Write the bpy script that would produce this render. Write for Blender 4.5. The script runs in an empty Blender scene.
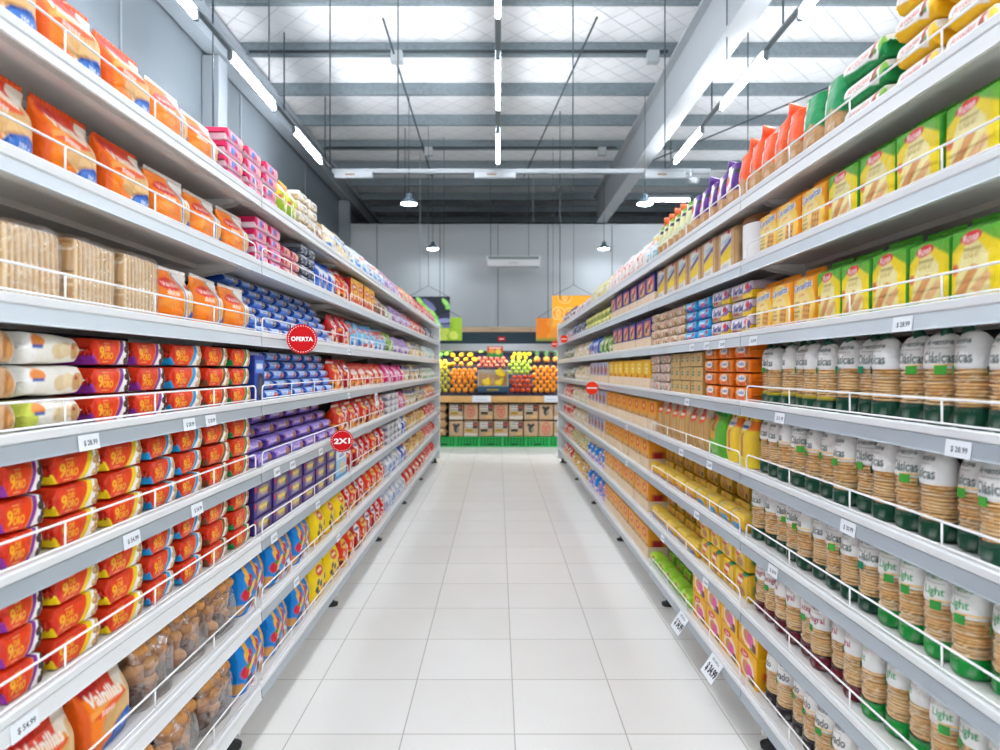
import bpy, math, random
import numpy as np
from mathutils import Vector

random.seed(7)
SC = bpy.context.scene
COL = SC.collection
PI = math.pi
F = 640.0            # focal length in pixels of the 1000 px wide frame
CX, CY, CAMZ = 498.0, 369.0, 1.3

# ------------------------------------------------------------------ colours
def lin(h):
    if not isinstance(h, str):
        return tuple(h)
    h = h.lstrip('#')
    out = []
    for i in (0, 2, 4):
        c = int(h[i:i + 2], 16) / 255
        out.append(c / 12.92 if c <= .04045 else ((c + .055) / 1.055) ** 2.4)
    return tuple(out)

# ------------------------------------------------------------------ materials
MATS = {}
def _new(name):
    m = bpy.data.materials.new(name); m.use_nodes = True
    nt = m.node_tree
    return m, nt, nt.nodes, nt.links, nt.nodes['Principled BSDF']

def plain(name, col, rough=.5, metal=0, bump=0, bscale=40, vary=0, vscale=6, spec=.5, coat=0):
    if name in MATS: return MATS[name]
    m, nt, N, L, b = _new(name)
    c = lin(col)
    b.inputs['Base Color'].default_value = (*c, 1)
    b.inputs['Roughness'].default_value = rough
    b.inputs['Metallic'].default_value = metal
    b.inputs['Specular IOR Level'].default_value = spec
    b.inputs['Coat Weight'].default_value = coat
    tc = N.new('ShaderNodeTexCoord')
    if vary:
        n = N.new('ShaderNodeTexNoise'); n.inputs['Scale'].default_value = vscale; n.inputs['Detail'].default_value = 3
        L.new(tc.outputs['Object'], n.inputs['Vector'])
        r = N.new('ShaderNodeValToRGB')
        r.color_ramp.elements[0].position = .3; r.color_ramp.elements[1].position = .7
        r.color_ramp.elements[0].color = (*[x * (1 - vary) for x in c], 1)
        r.color_ramp.elements[1].color = (*[min(1, x * (1 + vary * .5)) for x in c], 1)
        L.new(n.outputs['Fac'], r.inputs['Fac']); L.new(r.outputs['Color'], b.inputs['Base Color'])
    if bump:
        n = N.new('ShaderNodeTexNoise'); n.inputs['Scale'].default_value = bscale; n.inputs['Detail'].default_value = 2
        L.new(tc.outputs['Object'], n.inputs['Vector'])
        bp = N.new('ShaderNodeBump'); bp.inputs['Strength'].default_value = bump; bp.inputs['Distance'].default_value = .004
        L.new(n.outputs['Fac'], bp.inputs['Height']); L.new(bp.outputs['Normal'], b.inputs['Normal'])
    MATS[name] = m
    return m

def printed(name, rough, bump, bscale, coat=0):
    """ink on paper or film: the print is stored per corner in the mesh attribute «ink»"""
    m, nt, N, L, b = _new(name)
    a = N.new('ShaderNodeAttribute'); a.attribute_name = 'ink'
    L.new(a.outputs['Color'], b.inputs['Base Color'])
    b.inputs['Roughness'].default_value = rough
    b.inputs['Specular IOR Level'].default_value = .24; b.inputs['Coat Weight'].default_value = coat; b.inputs['Coat Roughness'].default_value = .15
    if bump:
        tc = N.new('ShaderNodeTexCoord'); oi = N.new('ShaderNodeObjectInfo')
        ad = N.new('ShaderNodeVectorMath'); ad.operation = 'MULTIPLY_ADD'
        cb = N.new('ShaderNodeCombineXYZ')
        for k in range(3): L.new(oi.outputs['Random'], cb.inputs[k])
        ad.inputs[1].default_value = (9, 7, 5)
        L.new(cb.outputs[0], ad.inputs[0]); L.new(tc.outputs['Object'], ad.inputs[2])
        n = N.new('ShaderNodeTexNoise'); n.inputs['Scale'].default_value = bscale; n.inputs['Detail'].default_value = 3
        n.inputs['Distortion'].default_value = .6
        L.new(ad.outputs[0], n.inputs['Vector'])
        bp = N.new('ShaderNodeBump'); bp.inputs['Strength'].default_value = bump; bp.inputs['Distance'].default_value = .009
        L.new(n.outputs['Fac'], bp.inputs['Height']); L.new(bp.outputs['Normal'], b.inputs['Normal'])
        L.new(bp.outputs['Normal'], b.inputs['Coat Normal'])
    MATS[name] = m
    return m

def clear_film(name, tint, base, edge, scale=45, strength=.6):
    m, nt, N, L, b = _new(name)
    N.remove(b)
    out = N['Material Output']
    tr = N.new('ShaderNodeBsdfTransparent'); tr.inputs[0].default_value = (*tint, 1)
    gl = N.new('ShaderNodeBsdfGlossy'); gl.inputs['Roughness'].default_value = .16
    gl.inputs['Color'].default_value = (1, 1, 1, 1)
    lw = N.new('ShaderNodeLayerWeight'); lw.inputs['Blend'].default_value = .35
    mr = N.new('ShaderNodeMapRange'); mr.inputs['To Min'].default_value = base; mr.inputs['To Max'].default_value = edge
    tc = N.new('ShaderNodeTexCoord'); oi = N.new('ShaderNodeObjectInfo')
    ad = N.new('ShaderNodeVectorMath'); ad.operation = 'ADD'
    L.new(oi.outputs['Location'], ad.inputs[0]); L.new(tc.outputs['Object'], ad.inputs[1])
    n = N.new('ShaderNodeTexNoise'); n.inputs['Scale'].default_value = scale; n.inputs['Detail'].default_value = 2
    n.inputs['Distortion'].default_value = 1.2
    bp = N.new('ShaderNodeBump'); bp.inputs['Strength'].default_value = strength; bp.inputs['Distance'].default_value = .01
    mx = N.new('ShaderNodeMixShader')
    L.new(ad.outputs[0], n.inputs['Vector']); L.new(n.outputs['Fac'], bp.inputs['Height'])
    L.new(bp.outputs['Normal'], gl.inputs['Normal']); L.new(bp.outputs['Normal'], lw.inputs['Normal'])
    L.new(lw.outputs['Facing'], mr.inputs['Value']); L.new(mr.outputs[0], mx.inputs[0])
    L.new(tr.outputs[0], mx.inputs[1]); L.new(gl.outputs[0], mx.inputs[2]); L.new(mx.outputs[0], out.inputs['Surface'])
    MATS[name] = m
    return m

def glow(name, col, strength):
    m, nt, N, L, b = _new(name)
    b.inputs['Base Color'].default_value = (.9, .9, .9, 1)
    b.inputs['Emission Color'].default_value = (*lin(col), 1)
    b.inputs['Emission Strength'].default_value = strength
    MATS[name] = m
    return m

printed('printed_film', .34, .8, 26, .12)
printed('printed_paper', .55, .08, 60)
printed('printed_board', .42, 0, 1, .1)
clear_film('clear_wrap', (.995, .995, .995), .025, .35)
clear_film('crinkled_wrap', (.99, .99, .99), .10, .62, 22, 1.0)
clear_film('toast_wrap', (.99, .99, .99), .05, .55, 28, 1.0)
plain('white_enamel', '#dcdedf', .35, bump=.02, bscale=200)
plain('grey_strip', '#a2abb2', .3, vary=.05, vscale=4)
plain('lit_grey_strip', '#c2cbd1', .3, vary=.04, vscale=4)  # grey strip plastic, made lighter by the light it catches
plain('wire_white', '#f4f4f4', .3)
plain('back_metal', '#35383a', .6, vary=.05)
plain('slot_grey', '#b9bbbc', .6)
plain('shelf_metal', '#d9d6d2', .5, vary=.05, vscale=3)
plain('black_rubber', '#1c1d1f', .6)
plain('tag_white', '#e6eaee', .45, spec=.2)
plain('tag_ink', '#3a4552', .5)
plain('big_tag_ink', '#1c2430', .5)
plain('sign_red', '#c80d16', .5, spec=.12)
plain('sign_orange_red', '#ee3a1a', .5, spec=.12)
plain('sign_white', '#fbfbfb', .4)

# ------------------------------------------------------------------ objects
def link(name, mesh, mat=None, parent=None, loc=None, rot=None):
    o = bpy.data.objects.new(name, mesh)
    COL.objects.link(o)
    if mesh is not None and mat is not None and not mesh.materials:
        mesh.materials.append(MATS[mat] if isinstance(mat, str) else mat)
    if parent is not None: o.parent = parent
    if loc is not None: o.location = loc
    if rot is not None: o.rotation_euler = rot
    return o

def tag(o, label=None, cat=None, group=None, kind=None):
    if label: o['label'] = label
    if cat: o['category'] = cat
    if group: o['group'] = group
    if kind: o['kind'] = kind
    return o

class MB:
    """gathers verts and faces into one mesh"""
    def __init__(s): s.v = []; s.f = []; s.smooth = []
    def add(s, v, f, sm=False):
        b = len(s.v); s.v += [tuple(x) for x in v]; s.f += [tuple(i + b for i in q) for q in f]; s.smooth += [sm] * len(f)
        return s
    def box(s, x0, x1, y0, y1, z0, z1, bev=0):
        if bev <= 0:
            v = [(x, y, z) for x in (x0, x1) for y in (y0, y1) for z in (z0, z1)]
            f = [(0, 1, 3, 2), (4, 6, 7, 5), (0, 4, 5, 1), (2, 3, 7, 6), (0, 2, 6, 4), (1, 5, 7, 3)]
            return s.add(v, f)
        b = min(bev, (x1 - x0) * .45, (y1 - y0) * .45, (z1 - z0) * .45)
        # chamfered box: 24 verts
        P = {}
        v = []
        for ix, x in enumerate((x0, x1)):
            for iy, y in enumerate((y0, y1)):
                for iz, z in enumerate((z0, z1)):
                    sx, sy, sz = (b if ix == 0 else -b), (b if iy == 0 else -b), (b if iz == 0 else -b)
                    P[ix, iy, iz, 0] = len(v); v.append((x, y + sy, z + sz))
                    P[ix, iy, iz, 1] = len(v); v.append((x + sx, y, z + sz))
                    P[ix, iy, iz, 2] = len(v); v.append((x + sx, y + sy, z))
        f = []
        for i in (0, 1):
            f.append([P[i, 0, 0, 0], P[i, 1, 0, 0], P[i, 1, 1, 0], P[i, 0, 1, 0]][::(-1 if i == 0 else 1)])
            f.append([P[0, i, 0, 1], P[1, i, 0, 1], P[1, i, 1, 1], P[0, i, 1, 1]][::(1 if i == 0 else -1)])
            f.append([P[0, 0, i, 2], P[1, 0, i, 2], P[1, 1, i, 2], P[0, 1, i, 2]][::(-1 if i == 0 else 1)])
        for i in (0, 1):
            for j in (0, 1):
                q = [P[i, j, 0, 0], P[i, j, 0, 1], P[i, j, 1, 1], P[i, j, 1, 0]]; f.append(q if i != j else q[::-1])
                q = [P[i, 0, j, 0], P[i, 0, j, 2], P[i, 1, j, 2], P[i, 1, j, 0]]; f.append(q if i == j else q[::-1])
                q = [P[0, i, j, 1], P[0, i, j, 2], P[1, i, j, 2], P[1, i, j, 1]]; f.append(q if i != j else q[::-1])
                for k in (0, 1):
                    q = [P[i, j, k, 0], P[i, j, k, 1], P[i, j, k, 2]]; f.append(q if (i + j + k) % 2 else q[::-1])
        return s.add(v, f)
    def tube(s, pts, r, n=6, cap=True):
        pts = [Vector(p) for p in pts]; v = []; f = []
        rs = r if isinstance(r, (list, tuple)) else [r] * len(pts)
        for i, p in enumerate(pts):
            t = (pts[min(i + 1, len(pts) - 1)] - pts[max(i - 1, 0)]).normalized()
            up = Vector((0, 0, 1)) if abs(t.z) < .9 else Vector((1, 0, 0))
            a = t.cross(up).normalized(); b = a.cross(t).normalized()
            for k in range(n):
                th = 2 * PI * k / n
                v.append(p + (a * math.cos(th) + b * math.sin(th)) * rs[i])
        for i in range(len(pts) - 1):
            for k in range(n):
                f.append((i * n + k, i * n + (k + 1) % n, (i + 1) * n + (k + 1) % n, (i + 1) * n + k))
        if cap:
            f.append(tuple(range(n - 1, -1, -1))); f.append(tuple((len(pts) - 1) * n + k for k in range(n)))
        return s.add(v, f, True)
    def lathe(s, prof, n=16, c=(0, 0, 0)):
        v = []; f = []
        for r, z in prof:
            for k in range(n):
                v.append((c[0] + r * math.cos(2 * PI * k / n), c[1] + r * math.sin(2 * PI * k / n), c[2] + z))
        for i in range(len(prof) - 1):
            for k in range(n):
                f.append((i * n + k, i * n + (k + 1) % n, (i + 1) * n + (k + 1) % n, (i + 1) * n + k))
        f.append(tuple(range(n - 1, -1, -1))); f.append(tuple((len(prof) - 1) * n + k for k in range(n)))
        return s.add(v, f, True)
    def prism(s, poly, y0, y1):
        """polygon in xz, extruded along y"""
        n = len(poly)
        v = [(x, y0, z) for x, z in poly] + [(x, y1, z) for x, z in poly]
        f = [tuple(range(n)), tuple(range(2 * n - 1, n - 1, -1))] + [(i, i + n, (i + 1) % n + n, (i + 1) % n) for i in range(n)]
        return s.add(v, f)
    def mesh(s, name):
        m = bpy.data.meshes.new(name); m.from_pydata(s.v, [], s.f)
        m.polygons.foreach_set('use_smooth', s.smooth); m.update()
        return m
    def obj(s, name, mat, parent=None, loc=None, rot=None):
        return link(name, s.mesh(name), mat, parent, loc, rot)

# ------------------------------------------------------------------ lettering
_TXT = {}
def text_tris(s, bold=0.0):
    k = (s, bold)
    if k in _TXT: return _TXT[k]
    cu = bpy.data.curves.new('lettering', 'FONT'); cu.body = s; cu.size = 1; cu.offset = bold; cu.resolution_u = 3
    cu.align_x = 'CENTER'; cu.align_y = 'CENTER'
    ob = bpy.data.objects.new('lettering', cu); COL.objects.link(ob)
    dg = bpy.context.evaluated_depsgraph_get(); ev = ob.evaluated_get(dg); me = ev.to_mesh()
    v = np.array([x.co[:2] for x in me.vertices], dtype=float).reshape(-1, 2)
    me.calc_loop_triangles()
    t = np.array([x.vertices[:] for x in me.loop_triangles], dtype=int).reshape(-1, 3)
    ev.to_mesh_clear(); bpy.data.objects.remove(ob); bpy.data.curves.remove(cu)
    if len(v):
        lo, hi = v.min(0), v.max(0); v = (v - (lo + hi) / 2); v = v / max(1e-6, (hi - lo)[1])
    _TXT[k] = (v, t)
    return _TXT[k]

def text_mesh(s, width, height, bold=.02, thick=.0006):
    """raised lettering lying in the xz plane, front towards -y, fitted to a width and height"""
    v, t = text_tris(s, bold)
    w = np.ptp(v[:, 0]); sc = np.array([width / w, height])
    p = v * sc
    m = bpy.data.meshes.new('lettering')
    m.from_pydata([(x, -thick, z) for x, z in p], [], [tuple(q) for q in t])
    m.update()
    return m

# ------------------------------------------------------------------ print canvases
class Canvas:
    def __init__(s, w, h, bg, res=380):
        s.w, s.h = w, h
        s.nx, s.ny = max(8, int(w * res)) * 2, max(8, int(h * res)) * 2
        s.a = np.empty((s.ny, s.nx, 3)); s.a[:] = lin(bg)
        s.u = ((np.arange(s.nx) + .5) / s.nx)[None, :] + np.zeros((s.ny, 1))
        s.v = ((np.arange(s.ny) + .5) / s.ny)[:, None] + np.zeros((1, s.nx))
    def mask(s, m, col, op=1.0):
        c = np.array(lin(col)); s.a[m] = s.a[m] * (1 - op) + c * op; return s
    def rect(s, u0, v0, u1, v1, col, op=1.0):
        return s.mask((s.u >= u0) & (s.u <= u1) & (s.v >= v0) & (s.v <= v1), col, op)
    def ell(s, cu, cv, ru, rv, col, rot=0, op=1.0):
        x = (s.u - cu) * s.w; y = (s.v - cv) * s.h
        c, q = math.cos(rot), math.sin(rot)
        X, Y = x * c + y * q, -x * q + y * c
        return s.mask((X / (ru * s.w)) ** 2 + (Y / (rv * s.h)) ** 2 <= 1, col, op)
    def disc(s, cu, cv, r, col, op=1.0):
        return s.mask(((s.u - cu) * s.w) ** 2 + ((s.v - cv) * s.h) ** 2 <= r * r, col, op)
    def poly(s, pts, col, op=1.0):
        m = np.zeros(s.u.shape, bool); n = len(pts)
        for i in range(n):
            (x0, y0), (x1, y1) = pts[i], pts[(i + 1) % n]
            if y0 == y1: continue
            c = ((s.v >= min(y0, y1)) & (s.v < max(y0, y1))) & (s.u < (s.v - y0) / (y1 - y0) * (x1 - x0) + x0)
            m ^= c
        return s.mask(m, col, op)
    def band(s, fn, lo, hi, col):
        """between two curves given as u = fn(v) + lo .. + hi"""
        b = fn(s.v); return s.mask((s.u >= b + lo) & (s.u <= b + hi), col)
    def text(s, t, cu, cv, size, col, shear=0, bold=.02, rot=0, fit=None):
        v, tr = text_tris(t, bold)
        if not len(tr): return s
        H = size * s.h
        p = v * H
        if fit: p[:, 0] *= fit * s.w / max(1e-6, np.ptp(p[:, 0]))
        p[:, 0] += shear * p[:, 1]
        c, q = math.cos(rot), math.sin(rot)
        p = np.stack([p[:, 0] * c - p[:, 1] * q, p[:, 0] * q + p[:, 1] * c], 1)
        px = (cu + p[:, 0] / s.w) * s.nx - .5; py = (cv + p[:, 1] / s.h) * s.ny - .5
        m = np.zeros((s.ny, s.nx), bool)
        for a, b, d in tr:
            x = px[[a, b, d]]; y = py[[a, b, d]]
            i0, i1 = max(0, int(math.floor(x.min()))), min(s.nx - 1, int(math.ceil(x.max())))
            j0, j1 = max(0, int(math.floor(y.min()))), min(s.ny - 1, int(math.ceil(y.max())))
            if i1 < i0 or j1 < j0: continue
            X, Y = np.meshgrid(np.arange(i0, i1 + 1), np.arange(j0, j1 + 1))
            den = (y[1] - y[2]) * (x[0] - x[2]) + (x[2] - x[1]) * (y[0] - y[2])
            if abs(den) < 1e-9: continue
            l0 = ((y[1] - y[2]) * (X - x[2]) + (x[2] - x[1]) * (Y - y[2])) / den
            l1 = ((y[2] - y[0]) * (X - x[2]) + (x[0] - x[2]) * (Y - y[2])) / den
            m[j0:j1 + 1, i0:i1 + 1] |= (l0 >= -.02) & (l1 >= -.02) & (l0 + l1 <= 1.02)
        return s.mask(m, col)
    def specks(s, n, cols, r0, r1, seed=1, box=(0, 0, 1, 1)):
        g = random.Random(seed)
        for _ in range(n):
            s.ell(g.uniform(box[0], box[2]), g.uniform(box[1], box[3]), g.uniform(r0, r1) / s.w, g.uniform(r0, r1) / s.h, g.choice(cols), g.uniform(0, 3))
        return s
    def lines(s, n, u0, v0, u1, v1, col, gap=.45, seed=3):
        """small print"""
        g = random.Random(seed); dv = (v1 - v0) / n
        for i in range(n):
            s.rect(u0, v0 + i * dv, u0 + (u1 - u0) * g.uniform(.6, 1), v0 + (i + 1 - gap) * dv, col)
        return s
    def sample(s, u, v):
        a = s.a.reshape(s.ny // 2, 2, s.nx // 2, 2, 3).mean((1, 3))
        ny, nx = a.shape[:2]
        x = np.clip(u * nx - .5, 0, nx - 1.001); y = np.clip(v * ny - .5, 0, ny - 1.001)
        i, j = x.astype(int), y.astype(int); fx, fy = (x - i)[..., None], (y - j)[..., None]
        return (a[j, i] * (1 - fx) + a[j, i + 1] * fx) * (1 - fy) + (a[j + 1, i] * (1 - fx) + a[j + 1, i + 1] * fx) * fy

# ------------------------------------------------------------------ soft bodies
class Waves:
    def __init__(s, seed, n=10, lo=8, hi=60):
        g = np.random.RandomState(seed)
        d = g.normal(size=(n, 3)); d /= np.linalg.norm(d, axis=1)[:, None]
        s.k = d * g.uniform(lo, hi, n)[:, None]; s.ph = g.uniform(0, 6.3, n); s.a = 1 / np.linalg.norm(s.k, axis=1) ** .5
        s.a /= s.a.sum()
    def __call__(s, p): return (np.sin(p @ s.k.T + s.ph) * s.a).sum(1)

def grid_body(name, w, d, h, deform, front, side=None, top=None, back=None, res=380, dres=90, edges=0, mat='printed_film'):
    """a closed six-sided sheet with the print on it; deform maps (n,3) in [-1,1]^3 to metres (z from 0)"""
    def axis(n, half):
        t = np.linspace(-1, 1, n + 1)
        if edges:
            e = edges / half
            t = np.concatenate([[-1, -1 + .25 * e], np.linspace(-1 + e, 1 - e, max(2, n)), [1 - .25 * e, 1]])
        return t
    ax = axis(max(4, int(w * res)), w / 2); ay = axis(max(3, int(d * dres)), d / 2); az = axis(max(4, int(h * res)), h / 2)
    P, Q, C = [], [], []
    off = 0
    def face(A, B, fn, kind, flip):
        nonlocal off
        a, b = np.meshgrid(A, B)
        p = fn(a.ravel(), b.ravel()); n, m = len(A), len(B)
        i = np.arange((m - 1) * (n - 1)); r, c = i // (n - 1), i % (n - 1)
        q = np.stack([r * n + c, r * n + c + 1, (r + 1) * n + c + 1, (r + 1) * n + c], 1)
        if flip: q = q[:, ::-1]
        x, y, z = p[:, 0], p[:, 1], p[:, 2]
        if kind == 'front': col = front.sample((x + 1) / 2, (z + 1) / 2)
        elif kind == 'back': col = (back or front).sample((1 - x) / 2 if back else (x + 1) / 2, (z + 1) / 2)
        elif kind in ('l', 'r'):
            s = (y + 1) / 2 if kind == 'r' else (1 - y) / 2
            if side is not None: col = side.sample(s, (z + 1) / 2)
            else: col = front.sample(np.full_like(z, .995 if kind == 'r' else .005), (z + 1) / 2)
        else:
            if top is not None and kind == 't': col = top.sample((x + 1) / 2, (y + 1) / 2)
            else: col = front.sample((x + 1) / 2, np.full_like(x, .995 if kind == 't' else .005))
        P.append(p); Q.append(q + off); C.append(col[q.ravel()]); off += len(p)
    o = lambda a, v: np.full_like(a, v)
    face(ax, az, lambda a, b: np.stack([a, o(a, -1.), b], 1), 'front', False)
    face(ax, az, lambda a, b: np.stack([a, o(a, 1.), b], 1), 'back', True)
    face(ay, az, lambda a, b: np.stack([o(a, -1.), a, b], 1), 'l', True)
    face(ay, az, lambda a, b: np.stack([o(a, 1.), a, b], 1), 'r', False)
    face(ax, ay, lambda a, b: np.stack([a, b, o(a, -1.)], 1), 'b', True)
    face(ax, ay, lambda a, b: np.stack([a, b, o(a, 1.)], 1), 't', False)
    P, Q, C = np.concatenate(P), np.concatenate(Q), np.concatenate(C)
    key = np.round(P * 1e5).astype(np.int64)
    key = key[:, 0] * 10 ** 12 + key[:, 1] * 10 ** 6 + key[:, 2]
    _, first, inv = np.unique(key, return_index=True, return_inverse=True)
    V = deform(P[first]); Q = inv.ravel()[Q]
    return ink_mesh(name, V, Q, C, mat)

def ink_mesh(name, V, Q, C, mat, smooth=True):
    m = bpy.data.meshes.new(name)
    m.from_pydata(V.tolist(), [], Q.tolist())
    at = m.attributes.new('ink', 'FLOAT_COLOR', 'CORNER')
    at.data.foreach_set('color', np.concatenate([C, np.ones((len(C), 1))], 1).astype(np.float32).ravel())
    m.polygons.foreach_set('use_smooth', [smooth] * len(Q)); m.materials.append(MATS[mat]); m.update()
    return m

def sm(t, a, b):
    t = np.clip((t - a) / (b - a), 0, 1); return t * t * (3 - 2 * t)

def d_box(w, d, h, r=.002):
    H = np.array([w / 2, d / 2, h / 2])
    def f(p):
        q = p * H; inn = np.clip(q, -(H - r), H - r); e = q - inn
        mx = np.abs(e).max(1, keepdims=True); l2 = np.linalg.norm(e, axis=1, keepdims=True)
        q = inn + np.where(l2 > 0, e * mx / np.maximum(l2, 1e-9), 0)
        q[:, 2] += h / 2; return q
    return f

def d_brick(w, d, h, seed, bulge=.06, noise=.003, gable=.82, r=.012):
    """a soft upright pack, folded to a ridge at the top"""
    wv = Waves(seed); bx = d_box(w, d, h, r)
    def f(p):
        q = bx(p); t = q[:, 2] / h
        P = 1 - .86 * sm(t, gable, 1.0)
        b = 1 + bulge * (1 - p[:, 0] ** 2) * np.clip(np.sin(PI * np.clip(t / gable, 0, 1)), 0, 1)
        q[:, 1] *= P * b
        q[:, 0] *= 1 + bulge * .35 * (1 - p[:, 1] ** 2) * np.sin(PI * t) - .03 * sm(t, .85, 1)
        n = wv(q) * noise * np.clip(t * 8, 0, 1)
        q[:, 1] += n * np.sign(p[:, 1]) * np.abs(p[:, 1]); q[:, 0] += .6 * n * p[:, 0]
        q[:, 0] = np.clip(q[:, 0], -w / 2, w / 2); q[:, 1] = np.clip(q[:, 1], -d / 2 * 1.04, d / 2 * 1.04)
        return q
    return f

def d_bag(w, d, h, seed, noise=.006, lean=0, top=.1, foot=.8):
    """a pillow bag standing on its foot with a flat seal on top"""
    wv = Waves(seed); w2 = Waves(seed + 50, 6, 4, 25)
    def f(p):
        t = (p[:, 2] + 1) / 2
        P = (foot + (1 - foot) * sm(t, 0, .22)) * (1 - (1 - top) * sm(t, .5, 1.0) ** 1.3)
        x = p[:, 0] * w / 2 * (1 - .05 * np.sin(PI * t) + .02 * sm(t, .9, 1))
        c = np.sqrt(np.clip(1 - .95 * np.abs(p[:, 0]) ** 4.5, 0, 1))
        y = p[:, 1] * d / 2 * P * (.12 + .88 * c)
        z = t * h
        q = np.stack([x, y, z], 1)
        n = (wv(q) + .8 * w2(q)) * noise * np.clip(t * 6, 0, 1) * (1 - .6 * sm(t, .85, 1))
        q[:, 1] += n * p[:, 1]; q[:, 2] += .5 * n * sm(t, .3, .8)
        q[:, 1] += lean * t ** 2 * d
        q[:, 1] = np.clip(q[:, 1], -d / 2, d / 2 + abs(lean) * d)
        return q
    return f

def d_flow(w, d, h, seed, noise=.004, taper=.78, sq=.6, flat=.9):
    """a flow-wrapped pack lying on its side, pinched at both ends"""
    wv = Waves(seed); w2 = Waves(seed + 9, 6, 30, 110)
    def f(p):
        s = np.abs(p[:, 0])
        T = 1 - flat * sm(s, taper, 1.0)
        y, z = p[:, 1], p[:, 2]
        Y = y * np.sqrt(1 - sq * z * z / 2); Z = z * np.sqrt(1 - sq * y * y / 2)
        k = 1 / math.sqrt(1 - sq / 2) if False else 1
        x = p[:, 0] * w / 2 * (1 - .04 * (1 - T))
        q = np.stack([x, Y * d / 2 * (1 - .12 * (1 - T)), Z * h / 2 * T], 1)
        n = (wv(q * 1.4) + .4 * w2(q) * (1 - T + .3)) * noise
        q[:, 1] += n * p[:, 1]; q[:, 2] += n * p[:, 2] * .7
        q[:, 1] = np.clip(q[:, 1], -d / 2, d / 2); q[:, 2] = np.clip(q[:, 2], -h / 2, h / 2)
        q[:, 2] += h / 2; return q
    return f

def strip_mesh(name, length, height, col, vertical=True, waves=14, amp=.0012, mat='printed_film', col2=None):
    """the crimped seal of a bag: a thin ribbed strip with thickness, standing on z=0 (vertical) or lying along x"""
    n = waves * 4; V = []; Q = []
    for i in range(n + 1):
        x = -length / 2 + length * i / n; o = amp * math.sin(2 * PI * waves * i / n)
        jag = (height * .12 if i % 2 else 0)
        V += [(x, o - .0006, 0), (x, o - .0006, height - jag), (x, o + .0006, height - jag), (x, o + .0006, 0)]
    for i in range(n):
        a, b = i * 4, i * 4 + 4
        Q += [(a, b, b + 1, a + 1), (a + 1, b + 1, b + 2, a + 2), (a + 2, b + 2, b + 3, a + 3), (a + 3, b + 3, b, a)]
    V = np.array(V); Q = np.array(Q)
    if not vertical:      # lies in the yz section: length runs along y, height outwards along +x
        V = np.stack([V[:, 2], V[:, 0], V[:, 1]], 1)
    c = np.array(lin(col)); C = np.tile(c, (len(Q) * 4, 1))
    return ink_mesh(name, V, Q, C, mat)

def lathe_ink(name, prof, n, canvas, z0, z1, wob=None, mat='printed_film', cap=True, a0=0):
    """round body; the canvas wraps once around with u=.5 facing -y"""
    th = np.linspace(0, 2 * PI, n, endpoint=False) + a0
    R = np.array([p[0] for p in prof]); Z = np.array([p[1] for p in prof])
    V = []
    for i in range(len(prof)):
        rr = R[i] * np.ones(n)
        V.append(np.stack([rr * np.sin(th), -rr * np.cos(th), np.full(n, Z[i])], 1))
    V = np.concatenate(V)
    U = ((th + PI) % (2 * PI)) / (2 * PI)
    UU = np.tile(U, len(prof)); VV = np.repeat(np.clip((Z - z0) / (z1 - z0), 0, 1), n)
    col = canvas.sample(UU, VV)
    if wob is not None: V = wob(V)
    Q = []
    for i in range(len(prof) - 1):
        for k in range(n):
            Q.append((i * n + k, i * n + (k + 1) % n, (i + 1) * n + (k + 1) % n, (i + 1) * n + k))
    Q = np.array(Q); C = col[Q.ravel()]
    return ink_mesh(name, V, Q, C, mat)

# ------------------------------------------------------------------ labels
ORD = ['first', 'second', 'third', 'fourth', 'fifth', 'sixth', 'seventh', 'eighth', 'ninth', 'tenth', 'eleventh', 'twelfth', 'thirteenth',
       'fourteenth', 'fifteenth', 'sixteenth', 'seventeenth', 'eighteenth', 'nineteenth', 'twentieth']
TENS = {20: 'twenty', 30: 'thirty', 40: 'forty'}
def ordinal(i):      # i from 1
    if i <= 20: return ORD[i - 1]
    t = i // 10 * 10
    return (TENS[t] + '-' + ORD[i - t - 1]) if i > t else TENS[t][:-1] + 'ieth'
SHELF = ['top', 'second', 'third', 'fourth', 'fifth', 'sixth', 'seventh', 'bottom']
EXPOSURE = 1.14
# ================================================================== the aisle's measures
XL, XR = -.816, .837                      # where the shelf lips stand
BAY0, BAYL, NB = .865, 1.33, 6
YEND = BAY0 + BAYL * NB
ZT = [1.890, 1.668, 1.4255, 1.189, .957, .724, .480, .216]   # tops of the eight shelves
DEPTH = .43

def at(px, py, Y):
    return Vector(((px - CX) * Y / F, Y, CAMZ + (CY - py) * Y / F))

# ================================================================== room shell
def struct(name, mb, mat): return tag(mb.obj(name, mat), kind='structure')

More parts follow.
